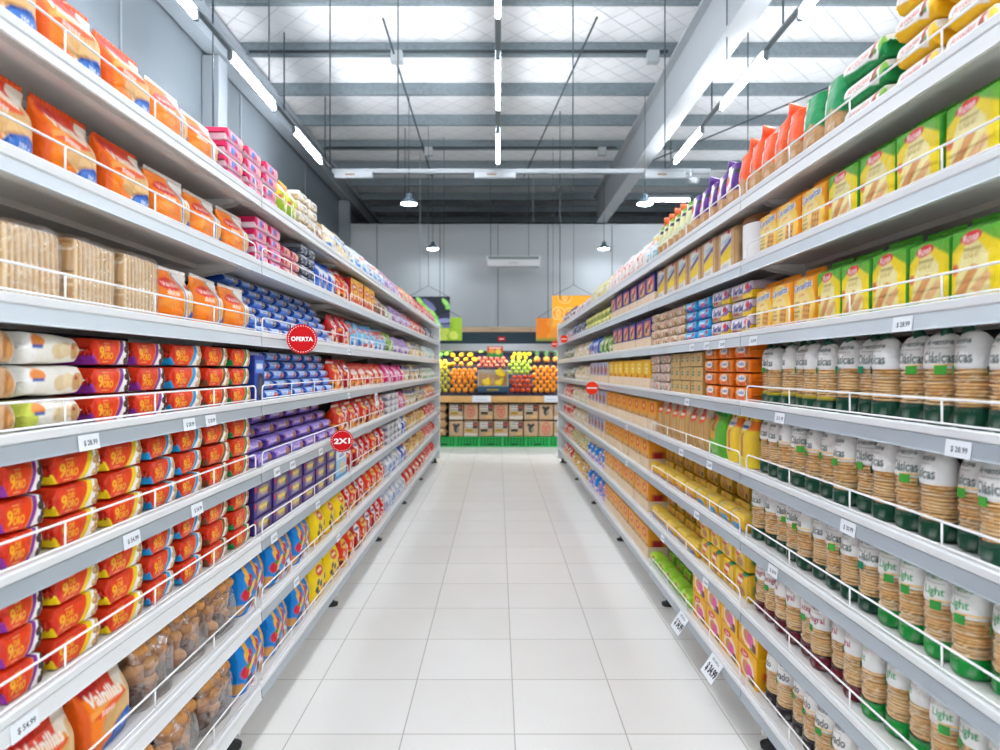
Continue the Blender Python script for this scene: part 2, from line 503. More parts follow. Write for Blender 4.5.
def floor_material():
    m, nt, N, L, b = _new('floor_tiles')
    g = N.new('ShaderNodeNewGeometry'); sp = N.new('ShaderNodeSeparateXYZ'); L.new(g.outputs['Position'], sp.inputs[0])
    def mth(op, a, bb=None, c=None):
        n = N.new('ShaderNodeMath'); n.operation = op
        for i, x in enumerate((a, bb, c)):
            if x is None: continue
            if hasattr(x, 'is_linked'): L.new(x, n.inputs[i])
            else: n.inputs[i].default_value = x
        return n.outputs[0]
    ux = mth('DIVIDE', mth('ADD', sp.outputs[0], .338 + .397 * 40), .397)
    uy = mth('DIVIDE', mth('ADD', sp.outputs[1], -2.279 + .4 * 40), .4)
    def edge(u):
        f = mth('FRACT', u); return mth('MINIMUM', f, mth('SUBTRACT', 1.0, f))
    e = mth('MINIMUM', edge(ux), edge(uy))
    gr = N.new('ShaderNodeMapRange'); gr.inputs['From Min'].default_value = .003; gr.inputs['From Max'].default_value = .0075
    L.new(e, gr.inputs['Value'])
    cb = N.new('ShaderNodeCombineXYZ'); L.new(mth('FLOOR', ux), cb.inputs[0]); L.new(mth('FLOOR', uy), cb.inputs[1])
    wn = N.new('ShaderNodeTexWhiteNoise'); wn.noise_dimensions = '2D'; L.new(cb.outputs[0], wn.inputs['Vector'])
    ns = N.new('ShaderNodeTexNoise'); ns.inputs['Scale'].default_value = 160; ns.inputs['Detail'].default_value = 3
    L.new(g.outputs['Position'], ns.inputs['Vector'])
    n2 = N.new('ShaderNodeTexNoise'); n2.inputs['Scale'].default_value = 2.2; n2.inputs['Detail'].default_value = 4
    L.new(g.outputs['Position'], n2.inputs['Vector'])
    v = mth('ADD', mth('MULTIPLY', wn.outputs['Value'], .05), mth('MULTIPLY', ns.outputs['Fac'], .16))
    v = mth('ADD', v, mth('MULTIPLY', n2.outputs['Fac'], .12))
    cr = N.new('ShaderNodeValToRGB')
    cr.color_ramp.elements[0].position = .08; cr.color_ramp.elements[1].position = .26
    cr.color_ramp.elements[0].color = (*lin('#e9e6e0'), 1); cr.color_ramp.elements[1].color = (*lin('#f8f7f4'), 1)
    L.new(v, cr.inputs['Fac'])
    mx = N.new('ShaderNodeMix'); mx.data_type = 'RGBA'
    mx.inputs[6].default_value = (*lin('#b9b5ac'), 1)
    L.new(gr.outputs[0], mx.inputs[0]); L.new(cr.outputs['Color'], mx.inputs[7]); L.new(mx.outputs[2], b.inputs['Base Color'])
    rr = N.new('ShaderNodeMapRange'); rr.inputs['To Min'].default_value = .28; rr.inputs['To Max'].default_value = .42
    L.new(n2.outputs['Fac'], rr.inputs['Value']); L.new(rr.outputs[0], b.inputs['Roughness'])
    MATS['floor_tiles'] = m

def roof_material():
    m, nt, N, L, b = _new('quilted_roof')
    g = N.new('ShaderNodeNewGeometry'); sp = N.new('ShaderNodeSeparateXYZ'); L.new(g.outputs['Position'], sp.inputs[0])
    def mth(op, a, bb=None):
        n = N.new('ShaderNodeMath'); n.operation = op
        for i, x in enumerate((a, bb)):
            if x is None: continue
            if hasattr(x, 'is_linked'): L.new(x, n.inputs[i])
            else: n.inputs[i].default_value = x
        return n.outputs[0]
    def edge(o):
        f = mth('FRACT', mth('DIVIDE', o, .36)); return mth('MINIMUM', f, mth('SUBTRACT', 1.0, f))
    a = mth('ADD', sp.outputs[0], sp.outputs[1]); c = mth('SUBTRACT', sp.outputs[0], sp.outputs[1])
    e = mth('MINIMUM', edge(mth('ADD', a, 40.0)), edge(mth('ADD', c, 60.0)))
    mr = N.new('ShaderNodeMapRange'); mr.inputs['From Min'].default_value = .0; mr.inputs['From Max'].default_value = .045
    L.new(e, mr.inputs['Value'])
    cr = N.new('ShaderNodeValToRGB')
    cr.color_ramp.elements[0].color = (*lin('#d6dadc'), 1); cr.color_ramp.elements[1].color = (*lin('#fbfcfd'), 1)
    cr.color_ramp.elements[1].position = .8
    L.new(mr.outputs[0], cr.inputs['Fac']); L.new(cr.outputs['Color'], b.inputs['Base Color'])
    bp = N.new('ShaderNodeBump'); bp.inputs['Strength'].default_value = .5; bp.inputs['Distance'].default_value = .03
    L.new(mr.outputs[0], bp.inputs['Height']); L.new(bp.outputs['Normal'], b.inputs['Normal'])
    b.inputs['Roughness'].default_value = .6
    MATS['quilted_roof'] = m

floor_material(); roof_material()
plain('column_grey', '#8a9298', .5)
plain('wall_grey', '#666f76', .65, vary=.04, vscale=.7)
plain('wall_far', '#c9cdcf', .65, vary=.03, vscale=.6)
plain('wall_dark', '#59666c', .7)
plain('galvanised', '#7f8b91', .55, vary=.18, vscale=25)
plain('steel_white', '#aeb4b8', .5)
plain('joint_grey', '#848b90', .7)
plain('cable_dark', '#3c474c', .6)
plain('navy_paint', '#14323f', .55)
plain('trim_wood', '#c9a98a', .6, vary=.12)
plain('pale_metal', '#b9c2c6', .35)

RZ = 5.3                                  # underside of the roof
WB, XW = 13.6, -3.3
WTOP = CAMZ + 145 / F * WB
struct('floor', MB().box(-7, 9.2, -7, 24, -.1, 0), 'floor_tiles')
struct('ceiling', MB().box(XW - .2, 9.2, -7, 24, RZ, RZ + .15), 'quilted_roof')
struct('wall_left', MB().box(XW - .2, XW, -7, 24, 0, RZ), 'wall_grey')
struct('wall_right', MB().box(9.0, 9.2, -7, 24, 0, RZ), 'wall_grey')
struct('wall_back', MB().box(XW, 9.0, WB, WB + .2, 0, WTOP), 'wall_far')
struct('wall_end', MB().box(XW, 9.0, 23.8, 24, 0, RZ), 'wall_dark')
# vertical joints of the wall panels
for i, px in enumerate((440, 498, 548, 612, 377)):
    x = (px - CX) * WB / F
    struct('trim_%d' % (i + 1), MB().box(x - .01, x + .01, WB - .008, WB, 0, WTOP - .02), 'joint_grey')
for i, px in enumerate((120, 240, 305)):
    y = -XW * F / (CX - px)
    struct('trim_%d' % (i + 10), MB().box(XW, XW + .012, y - .012, y + .012, 0, RZ - .4), 'joint_grey')
# columns and girders of the steel frame
for i, y in enumerate((7.23, 13.35)):
    struct('column', MB().box(XW, XW + .2, y - .11, y + .11, 0, RZ - .5, .01), 'column_grey')
struct('girder', MB().box(XW + .04, XW + .22, -7, 23.5, RZ - .48, RZ - .44).box(XW + .11, XW + .15, -7, 23.5, RZ - .44, RZ - .2).box(XW + .04, XW + .22, -7, 23.5, RZ - .2, RZ - .12), 'column_grey')
struct('girder', MB().box(2.09, 2.31, -7, 14.1, 4.41, 4.435).box(2.185, 2.215, -7, 14.1, 4.435, 5.06).box(2.09, 2.31, -7, 14.1, 5.06, 5.085), 'steel_white')
struct('column', MB().box(2.09, 2.31, 13.85, 14.1, 0, 4.4, .01), 'steel_white')
for k in range(-12, 14):
    y = 7.83 + 1.114 * k
    mb = MB().box(XW + .001, 8.99, y - .004, y + .004, RZ - .12, RZ - .006).box(XW + .001, 8.99, y, y + .06, RZ - .12, RZ - .16).box(XW + .001, 8.99, y, y + .06, RZ - .014, RZ - .006)
    mb.box(XW + .001, 8.99, y + .054, y + .06, RZ - .12, RZ - .145)
    struct('roof_purlin', mb, 'galvanised')
# diagonal wind braces under the roof
for a, b_ in ((((597 - CX) * 6.9 / F, 6.9, 5.09), ((524 - CX) * 12.6 / F, 12.6, 5.09)), (((383 - CX) * 6.9 / F, 6.9, 5.08), ((432 - CX) * 12.6 / F, 12.6, 5.08)), ((5.0, 7.6, 5.09), (2.6, 12, 5.09))):
    tag(MB().tube([a, b_], .012, 5).obj('roof_brace', 'cable_dark'), kind='structure')

# conduits that cross the hall with their junction boxes
def conduit(y, x0, x1, z, boxes, label):
    r = tag(link('hanging_conduit', None, loc=(0, y, z)), label, 'cable conduit', 'cable conduits under the roof')
    MB().tube([(x0, 0, 0), (x1, 0, 0)], .018, 6).obj('pipe', 'cable_dark', r)
    for bx in boxes:
        MB().box(bx - .07, bx + .07, -.05, .05, -.14, .0, .008).obj('junction_box', 'steel_white', r)
conduit(7.72, -3.0, 2.05, RZ - .17, [-1.22, 1.87], 'dark cable conduit below the first roof purlin in view')
conduit(11.07, -3.0, 2.05, RZ - .17, [-1.2, 1.8], 'dark thin cable conduit two white boxes, farther along the roof')

# ================================================================== lights on their tracks
glow('tube_glow', '#f4f8ff', 56)
glow('roof_fill_glow', '#f4f8ff', 26)  # tubes of the added, unseen track that brightens the roof
glow('lamp_glow', '#e8f4ff', 40)
TZ = 4.3
def tube_of(r, y0, y1, g='tube_glow'):
    t = MB().tube([(0, y0, -.045), (0, y1, -.045)], .019, 8).obj('light_tube', g, r)
    for y in (y0, y1):
        MB().box(-.022, .022, y - .02, y + .02, -.07, .019, .006).obj('tube_socket', 'rail_grey', t)
plain('column_grey', '#8a9298', .5)
plain('rail_grey', '#70787d', .5)
def light_track(x, label, yend=9.18):
    r = tag(link('light_track', None, loc=(x, 0, TZ)), label, 'ceiling light', 'light tracks over the aisles')
    mb = MB().box(-.028, .028, -6, yend + .44, .02, .045, .004)
    mb.obj('track_rail', 'rail_grey', r)
    y = yend
    while y > -6:
        tube_of(r, y - 1.21, y, 'tube_glow' if x < 5 else 'roof_fill_glow'); y -= 1.21 + .69
    for y in (9.4, 7.6, 5.7, 3.8, 1.9):
        MB().tube([(0, y, .045), (0, y, RZ - TZ)], .009, 5).obj('hanger_rod', 'cable_dark', r)
light_track(-2.54, 'long light track with glowing tubes beside the grey side wall')
light_track(0, 'long light track with glowing tubes above the middle of the aisle')
light_track(5.08, 'unseen light track with glowing tubes, added beyond the crackers to brighten the roof', 12.98)  # out of view behind the right shelves, added to light the roof
light_track(2.54, 'long light track with glowing tubes between aisle and white girder')

r = tag(link('cross_track', None, loc=(0, 9.66, TZ)), 'perforated pale cable track hung across the hall on thin rods', 'cable track')
MB().box(-2.5, 3.2, -.04, .04, .0, .012).box(-2.5, 3.2, -.04, -.035, -.05, .0).box(-2.5, 3.2, .035, .04, -.05, .0).obj('track_rail', 'steel_white', r)
for px in (330, 398, 573, 665):
    x = (px - CX) * 9.66 / F
    MB().tube([(x, 0, 0), (x, 0, RZ - TZ)], .009, 6).obj('hanger_rod', 'cable_dark', r)
for px0, px1, lb in ((336, 374, 'white box lamp hung at the left end of the cross track'),
                     (474, 516, 'white box lamp hung at the middle of the cross track'),
                     (643, 684, 'white box lamp hung by the white girder on the cross track')):
    x0, x1 = (px0 - CX) * 9.66 / F, (px1 - CX) * 9.66 / F
    b = tag(link('hanging_box_lamp', None, loc=((x0 + x1) / 2, 9.58, TZ - .1)), lb, 'ceiling lamp', 'unlit box lamps on the cross track')
    hw = (x1 - x0) / 2
    MB().box(-hw, hw, -.04, .03, -.05, .06, .012).obj('housing', 'steel_white', b)
    MB().box(-.12, .02, -.043, -.04, -.01, .015).obj('status_plate', plain('plate_amber', '#8a6a48', .5), b)
# small cameras on the cross track
for px, lb in ((691, 'small white camera hung below the cross track by the girder'),):
    x = (px - CX) * 9.5 / F
    b = tag(link('hanging_camera', None, loc=(x, 9.5, TZ - .16)), lb, 'camera')
    MB().lathe([(.02, 0), (.025, .05), (.02, .11)], 10).obj('mount', 'steel_white', b)
    MB().tube([(0, .05, -.02), (.06, -.1, -.07)], [.045, .05], 10).obj('housing', 'steel_white', b)

# thin cables that drop from the roof
for i, (px, y, y1, lab) in enumerate(((405, 10.6, 215, 'thin cable dropping past the bright round lamp over the produce'), (533, 12.4, 224, 'pale pole standing up above the far wall'),
        (560, 9.9, 300, 'thin dark cable in front of the far wall, by orange sign'), (748, 6.3, 110, 'thin dark cable just behind the end of third light track'), (727, 6.0, 60, 'thin dark rod beside the top of the white girder'),
        (213, 6.1, 130, 'thin dark cable beside the first grey wall column'), (330, 6.2, 152, 'dark drop rod next to the glowing tube by the side wall'), (398, 6.3, 163, 'dark drop rod between the side and middle light tracks'),
        (573, 6.2, 166, 'dark drop rod between the middle light track and girder'), (665, 6.15, 158, 'dark drop rod crossing the white girder'), (269, 5.8, 80, 'dark drop rod above the near glowing tube by side wall'),
        (420, 11.9, 290, 'thin pale cable down the far wall above the aubergine sign'), (748, 8.6, 160, 'long dark cable above the purple tipped rice cakes'))):
    x = (px - CX) * y / F; z0 = CAMZ + (CY - y1) * y / F
    tag(MB().tube([(x, y, z0), (x, y, RZ - .01)], .007, 5).obj('hanging_cable', 'cable_dark' if i not in (1, 11) else 'steel_white'), lab, 'cable', 'cables that drop from the roof')

# pendant lamps over the produce
def pendant(px, py, y, label):
    p = at(px, py, y)
    r = tag(link('pendant_lamp', None, loc=p), label, 'pendant lamp', 'round pendant lamps over the produce')
    MB().lathe([(.115, 0), (.12, .01), (.10, .04), (.065, .065), (.045, .08), (.04, .13), (.015, .15), (.0, .15)], 20).obj('shade', plain('shade_blue_grey', '#51646f', .4), r)
    MB().lathe([(.0, -.012), (.075, -.01), (.108, .0), (.105, .006), (.0, .006)], 20).obj('diffuser', 'lamp_glow', r)
    MB().tube([(0, 0, .15), (0, 0, RZ - .02 - p.z)], .005, 5).obj('cord', 'cable_dark', r)
pendant(409, 204, 9.0, 'bright round pendant lamp above the aisle end, by wall column')
pendant(433, 249, 12.9, 'small round pendant lamp against far wall above eggplant sign')
pendant(604, 249, 12.9, 'small round pendant lamp against far wall beside dotted bread bags')
pendant(645, 204, 9.0, 'bright round pendant lamp beyond the white girder')
b = tag(link('hanging_batten_lamp', None, loc=(3.2, 12.0, 4.49)), 'glowing straight batten lamp far beyond the white girder', 'ceiling lamp')
MB().box(-.4, .4, -.05, .05, 0, .05, .01).obj('housing', 'steel_white', b)
MB().tube([(-.38, 0, -.02), (.38, 0, -.02)], .025, 8).obj('light_tube', 'lamp_glow', b)

# ================================================================== shelving
STRIPS = ['white_enamel', 'lit_grey_strip', 'lit_grey_strip', 'grey_strip', 'grey_strip', 'grey_strip', 'grey_strip', 'grey_strip']  # same grey plastic; light on the upper strips is put into their colour
def guard_here(side, k, s):
    if side < 0: return True
    if k == 0: return True
    if k == 1: return s in (0, 4, 5, 6, 7)
    return s == 0

def wire_guard(lx, side, y0, y1, z):
    mb = MB(); r = .0026; h = .05
    def arc(yc, sg):
        pts = []
        for a in range(0, 91, 30):
            q = math.radians(a); pts.append((lx, yc + sg * .02 * (1 - math.sin(q)) - sg * .02, z + h - .02 + .02 * math.cos(q) * 0 + .02 * math.sin(q)))
        return pts
    pts = [(lx, y0, z - .004), (lx, y0, z + h - .015), (lx, y0 + .006, z + h - .004), (lx, y0 + .018, z + h),
           (lx, y1 - .018, z + h), (lx, y1 - .006, z + h - .004), (lx, y1, z + h - .015), (lx, y1, z - .004)]
    mb.tube(pts, r, 6)
    mb.tube([(lx, y0, z + .004), (lx, y1, z + .004)], r * .9, 5)
    n = 4
    for i in range(1, n):
        y = y0 + (y1 - y0) * i / n
        mb.tube([(lx, y, z + .002), (lx, y, z + h)], r * .85, 5)
    return mb

def shelving(side, x0, sname):
    for k in range(NB):
        y0 = BAY0 + k * BAYL; y1 = y0 + BAYL
        X = lambda d: x0 + side * d
        def bx(mb, d0, d1, ya, yb, za, zb, bev=0):
            a, b = sorted((X(d0), X(d1))); mb.box(a, b, ya, yb, za, zb, bev); return mb
        R = tag(link('shelving_bay', None, loc=(0, 0, 0)), 'white metal shelving bay, %s from the near end, %s side of aisle' % (ORD[k], sname), 'shelving bay', 'shelving bays along the aisle')
        bx(MB(), DEPTH + .012, DEPTH + .03, y0 + .002, y1 - .002, .1, 1.96).obj('back_panel', 'back_metal', R)
        mb = bx(MB(), DEPTH - .03, DEPTH + .01, y1 - .022, y1 + .018, .02, 1.98); mb.obj('upright', 'shelf_metal', R)
        # foot under the base shelf
        ft = bx(MB(), .07, DEPTH, y1 - .009, y1 + .009, .045, .172).obj('base_leg', 'shelf_metal', R)
        MB().lathe([(.034, 0), (.036, .012), (.014, .018), (.012, .05)], 14, (X(.10), y1, 0)).obj('rubber_foot', 'black_rubber', ft)
        for s in range(8):
            z = ZT[s]
            mb = MB()
            bx(mb, .006, DEPTH - .035, y0 + .002, y1 - .002, z - .014, z - .004)          # tray
            bx(mb, .03, .06, y0 + .004, y1 - .004, z - .028, z - .0145)            # folded stiffeners below
            bx(mb, .2, .24, y0 + .004, y1 - .004, z - .03, z - .0145)
            bx(mb, DEPTH - .075, DEPTH - .045, y0 + .004, y1 - .004, z - .028, z - .0145)
            S = mb.obj('shelf', 'shelf_metal', R)
            e = MB(); bx(e, -.006, .008, y0 + .0015, y1 - .0015, z - .016, z + .003, .003)
            e.obj('front_edge', 'white_enamel', S)
            # label strip: a slightly tilted channel
            zt, zb = z - .0165, z - (.048 if side > 0 or s > 1 else (.037, .043)[s])
            prof = [(X(-.004), zt), (X(-.007), zb + .003), (X(-.0085), zb), (X(-.004), zb - .001), (X(.004), zt)]
            if side > 0: prof = prof[::-1]
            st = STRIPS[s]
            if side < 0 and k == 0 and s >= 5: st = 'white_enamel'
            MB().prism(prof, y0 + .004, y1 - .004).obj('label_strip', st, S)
            for yb in (y0 + .012, y1 - .03):
                pr = [(X(.07), z - .0145), (X(DEPTH - .035), z - .0145), (X(DEPTH - .035), z - .085), (X(.30), z - .07), (X(.09), z - .03)]
                MB().prism(pr if side < 0 else pr[::-1], yb, yb + .004).obj('bracket', 'shelf_metal', S)
            if guard_here(side, k, s):
                wire_guard(X(.004), side, y0 + .03, y1 - .03, z + .004).obj('guard_wire', 'wire_white', S)
        if k == NB - 1:
            mb = bx(MB(), -.012, DEPTH + .03, y1 + .02, y1 + .045, .06, 1.93, .004)
            e = mb.obj('end_panel', 'white_enamel', R)
            mb = MB()
            bx(mb, .0065, .0095, y1 + .0188, y1 + .0192, .12, 1.9)
            for i in range(46):
                zz = .12 + i * .039
                bx(mb, .004, .012, y1 + .0185, y1 + .0195, zz, zz + .018)
            mb.obj('slot_pattern', 'slot_grey', e)
            MB().lathe([(.034, 0), (.036, .012), (.02, .02), (.02, .06)], 14, (X(.06), y1 + .03, 0)).obj('rubber_foot', 'black_rubber', e)
shelving(-1, XL, 'left')
shelving(1, XR, 'right')
# ================================================================== the goods: one prototype of each, with its parts
# a prototype is a list of variants; a variant is a list of (name, mesh, material, parent index, location, rotation)
class Prod:
    def __init__(s, name, cat, w, d, h, variants): s.name, s.cat, s.w, s.d, s.h, s.var = name, cat, w, d, h, variants

PLACED = {}
def place(P, v, loc, rz, label, group, scale=(1, 1, 1), tilt=(0, 0)):
    nodes = P.var[v % len(P.var)]; made = []
    for name, me, mat, par, l, r in nodes:
        o = bpy.data.objects.new(name, me); COL.objects.link(o)
        if par is not None:
            o.parent = made[par]
            if l: o.location = l
            if r: o.rotation_euler = r
        made.append(o)
    o = made[0]; o.location = loc; o.rotation_euler = (tilt[0], tilt[1], rz); o.scale = scale
    tag(o, label, P.cat, group)
    return o

def bag(name, cat, w, d, h, canv, seal, seed, res, noise=.006, nv=2, extra=None, top=.1, foot=.8, mat='printed_film'):
    V = []
    for k in range(nv):
        sh = .012
        body = grid_body(name, w * .985, d, h - sh, d_bag(w * .985, d, h - sh, seed + 17 * k, noise, 0, top, foot), canv[k % len(canv)] if isinstance(canv, list) else canv, res=res, dres=min(110, res * .5), mat=mat)
        st = strip_mesh('top_seal', w * .96, sh + .002, seal)
        V.append([(name, body, None, None, None, None), ('top_seal', st, None, 0, (0, 0, h - sh - .002), None)])
        if extra: V[-1] += extra
    return Prod(name, cat, w, d, h, V)

def brick(name, cat, w, d, h, canv, side, seal, seed, res, nv=2, bulge=.05, noise=.003, gable=.86, fold=True):
    V = []
    for k in range(nv):
        sh = .010 if fold else 0
        body = grid_body(name, w * .985, d * .96, h - sh, d_brick(w * .985, d * .96, h - sh, seed + 13 * k, bulge, noise, gable), canv, side, res=res, dres=min(120, res * .5))
        V.append([(name, body, None, None, None, None)])
        if fold: V[-1].append(('top_seal', strip_mesh('top_seal', w * .9, sh + .002, seal), None, 0, (0, 0, h - sh - .002), None))
    return Prod(name, cat, w, d, h, V)

def flow(name, cat, w, d, h, canv, seals, seed, res, nv=2, noise=.004, taper=.76, sq=.6, flat=.9):
    V = []
    for k in range(nv):
        fl = .011; W2 = w - 2 * fl + .003
        body = grid_body(name, W2, d, h, d_flow(W2, d, h, seed + 11 * k, noise, taper, sq, flat), canv, res=res, dres=min(150, res * .6))
        a = strip_mesh('end_seal', d * .84, fl, seals[0], False, 10, .0012 + h * .5 * (.9 - flat)); b = strip_mesh('end_seal', d * .84, fl, seals[1], False, 10, .0012 + h * .5 * (.9 - flat))
        x = W2 / 2 * .98 - .001
        V.append([(name, body, None, None, None, None), ('end_seal', a, None, 0, (-x, 0, h / 2), (0, 0, PI)), ('end_seal', b, None, 0, (x, 0, h / 2), None)])
    return Prod(name, cat, w, d, h, V)

def box(name, cat, w, d, h, canv, side, top, res, tray=None, r=.002):
    th = tray[0] if tray else 0
    body = grid_body(name, w - (.006 if tray else 0), d - (.006 if tray else 0), h, d_box(w - (.006 if tray else 0), d - (.006 if tray else 0), h, r), canv, side, top, res=res, dres=min(90, res * .5), edges=r, mat='printed_board')
    nodes = [(name, body, None, None, None, None)]
    if tray:
        mb = MB().box(-w / 2, w / 2, -d / 2, -d / 2 + .0015, 0, th).box(-w / 2, w / 2, d / 2 - .0015, d / 2, 0, th)
        mb.box(-w / 2, -w / 2 + .0015, -d / 2, d / 2, 0, th).box(w / 2 - .0015, w / 2, -d / 2, d / 2, 0, th)
        t = mb.mesh('carton_tray'); t.materials.append(plain('tray_' + tray[1][1:], tray[1], .65, vary=.08, vscale=14))
        nodes.append(('carton_tray', t, None, 0, None, None))
    return Prod(name, cat, w, d, h, [nodes])

# ---------------------------------------------------------------- prints
TAN, TAN2, BROWN, DARK = '#d9a866', '#c48a48', '#6e4226', '#3a241a'

def oro(stripe, cookie):
    c = Canvas(.16, .062, '#e8441a', 600)
    c.rect(0, 0, .07, 1, '#cf2d14'); c.rect(0, .88, .6, 1, '#d8381a')
    w = lambda v: .11 * np.sin(v * 2.2 - .5)
    c.band(lambda v: .575 + w(v), 0, .13, stripe)
    c.band(lambda v: .685 + w(v), .0, 1, '#f5f3f0')
    c.band(lambda v: .565 + w(v), 0, .016, '#f0b52e')
    c.poly([(0, 0), (.12, 0), (0, .2)], stripe)
    g = random.Random(len(stripe) + len(cookie))
    for q in range(4):
        u = .86 + .06 * (q % 2); v = .14 + .25 * q
        c.ell(u, v, .075, .15, cookie, g.uniform(-.6, .6)); c.ell(u - .02, v + .03, .035, .06, '#e6c08a' if cookie != DARK else '#5e4030', .3)
    c.text('9', .165, .47, .52, '#f7b92e', 0, .03)
    c.text('DE', .32, .65, .22, '#f7b92e', 0, .025); c.text('ORO', .35, .34, .29, '#f7b92e', 0, .025, fit=.25)
    c.rect(.24, .84, .40, .87, '#f6cc7a'); c.rect(.2, .08, .36, .11, '#f6cc7a')
    return c
def vanilla(small):
    c = Canvas(.19, .165, '#f5811a', 380)
    if not small:
        c.ell(.68, .5, .36, .5, '#ecdcc4'); c.rect(.72, .15, 1, 1, '#efe3d2')
        c.ell(.55, .42, .34, .18, TAN, .25); c.ell(.70, .38, .24, .14, '#e2b777', .25); c.ell(.86, .58, .1, .22, '#e4be86', -.2); c.ell(.62, .28, .2, .06, TAN2, .2)
        c.poly([(.26, 0), (1, 0), (1, .27), (.78, .36), (.5, .27)], '#1f57b4'); c.ell(.72, .18, .24, .10, '#3f7fd6')
        c.text('250 g', .72, .19, .09, '#ffffff', .2, .02)
        c.ell(.40, .62, .36, .11, '#f5a04a', .12); c.poly([(0, .83), (.62, .72), (.74, 1), (0, 1)], '#e2401f'); c.ell(.22, .9, .2, .06, '#d1221f')
        c.ell(.42, .58, .34, .05, '#ee5a14', .1); c.text('Vainillas', .40, .74, .17, '#fff4e6', .25, .03, -.10, fit=.62); c.text('suaves', .34, .55, .06, '#ffffff', .2, 0, -.1)
        c.rect(0, 0, .06, 1, '#e85f14')
    else:
        c.rect(.56, 0, 1, 1, '#f2ece4'); c.band(lambda v: .55 + .03 * np.sin(v * 4), 0, .045, '#3f86d2'); c.band(lambda v: .53 + .03 * np.sin(v * 4), 0, .025, '#f6c53a')
        c.ell(.27, .72, .24, .13, '#e02b20', .1); c.text('Vainillas', .28, .72, .10, '#ffe9d8', .25, .01, .06, fit=.42); c.text('dulces', .28, .56, .1, '#fff0e0', .2, .01)
        for q in range(4): c.ell(.68 + .085 * q, .36, .04, .25, [TAN, '#dcb274'][q % 2])
        c.disc(.74, .72, .010, '#cf2127'); c.disc(.84, .76, .010, '#cf2127'); c.ell(.79, .70, .03, .03, '#3d8a3a')
        c.poly([(.58, 0), (1, 0), (1, .2), (.8, .27)], '#1f57b4'); c.rect(.05, .03, .4, .06, '#f9c48a'); c.ell(.2, .35, .2, .1, '#f4953a')
    return c
def rice_long(green):
    c = Canvas(.2, .058, '#efece6', 420)
    k = '#1d9150' if green else '#f0b91e'; k2 = '#7fb93a' if green else '#f6d04a'
    c.poly([(0, 0), (.82, 0), (.62, .22), (.3, .3), (0, .5)], k); c.rect(.86, 0, 1, 1, k2); c.poly([(.78, 0), (1, 0), (1, .6)], k)
    c.text('Arrocitas', .40, .66, .30, '#cf2a2a', .25, .01, .03, fit=.5); c.rect(.3, .42, .52, .46, '#9a8a80'); c.disc(.75, .6, .011, '#b03a24'); c.disc(.78, .42, .008, '#5b8a2e'); c.ell(.7, .38, .05, .12, '#8a4a36')
    c.rect(.72, .78, .84, .96, '#d83a2c'); c.rect(0, .94, 1, 1, '#e4e0d6')
    return c
def kraft_tall(kind):
    c = Canvas(.1, .185, {'green': '#1f9457', 'orange': '#f05a22', 'purple': '#efe9f0', 'lime': '#e8eccb'}[kind], 300)
    k = {'green': '#1f9457', 'orange': '#f05a22', 'purple': '#5a2a86', 'lime': '#86b93c'}[kind]
    c.poly([(0, 0), (1, 0), (1, .42), (.62, .52), (.3, .42), (0, .5)], '#c69a6c'); c.specks(90, ['#b5865a', '#d3ab80', '#a9794c'], .001, .003, 4, (0, 0, 1, .44))
    c.rect(0, .5, .32, .97, '#f4efe6'); c.rect(.05, .74, .3, .84, '#2d3840'); c.rect(.06, .60, .28, .64, k); c.rect(.06, .54, .24, .57, k); c.disc(.18, .90, .008, '#e2502a')
    c.rect(0, 0, 1, .07, k); c.rect(.4, .2, .8, .3, '#d9b68e')
    if kind in ('purple', 'lime'): c.rect(.66, .4, 1, 1, k if kind == 'purple' else '#dfe5ae'); c.rect(.66, .78, 1, .88, '#2d3840'); c.rect(.5, .93, 1, 1, k); c.disc(.3, .68, .02, '#e2502a')
    return c
def green_yellow():
    c = Canvas(.14, .168, '#f2d527', 330)
    c.rect(0, .80, 1, 1, '#5cb130'); c.poly([(0, .60), (.35, .80), (0, .84)], '#5cb130'); c.poly([(1, .66), (.7, .80), (1, .84)], '#6fae3a'); c.rect(0, .9, 1, 1, '#4ba32a')
    c.poly([(.1, 0), (.85, 0), (.8, .55), (.62, .72), (.38, .72), (.22, .5)], '#ecdf9e')
    c.ell(.46, .78, .22, .075, '#d9252c', .12); c.text('Rosa', .46, .78, .10, '#ffe9e2', .25, .01, .1)
    c.rect(.33, .62, .68, .65, '#b9a35a'); c.text('LIGHT', .5, .56, .07, '#c0a04a', 0, .01)
    c.poly([(.12, .12), (.5, .46), (.64, .42), (.3, .06)], '#d99b5f'); c.poly([(.45, .16), (.78, .36), (.86, .30), (.6, .08)], '#e6b47e'); c.poly([(.2, .1), (.46, .3), (.5, .28), (.28, .06)], '#cf8d50')
    c.ell(.13, .42, .085, .075, '#e07a4a'); c.ell(.13, .42, .05, .045, '#c85a32'); c.rect(.05, .05, .35, .1, '#8fbf3a'); c.rect(.42, .04, .9, .055, '#b9a23a')
    return c
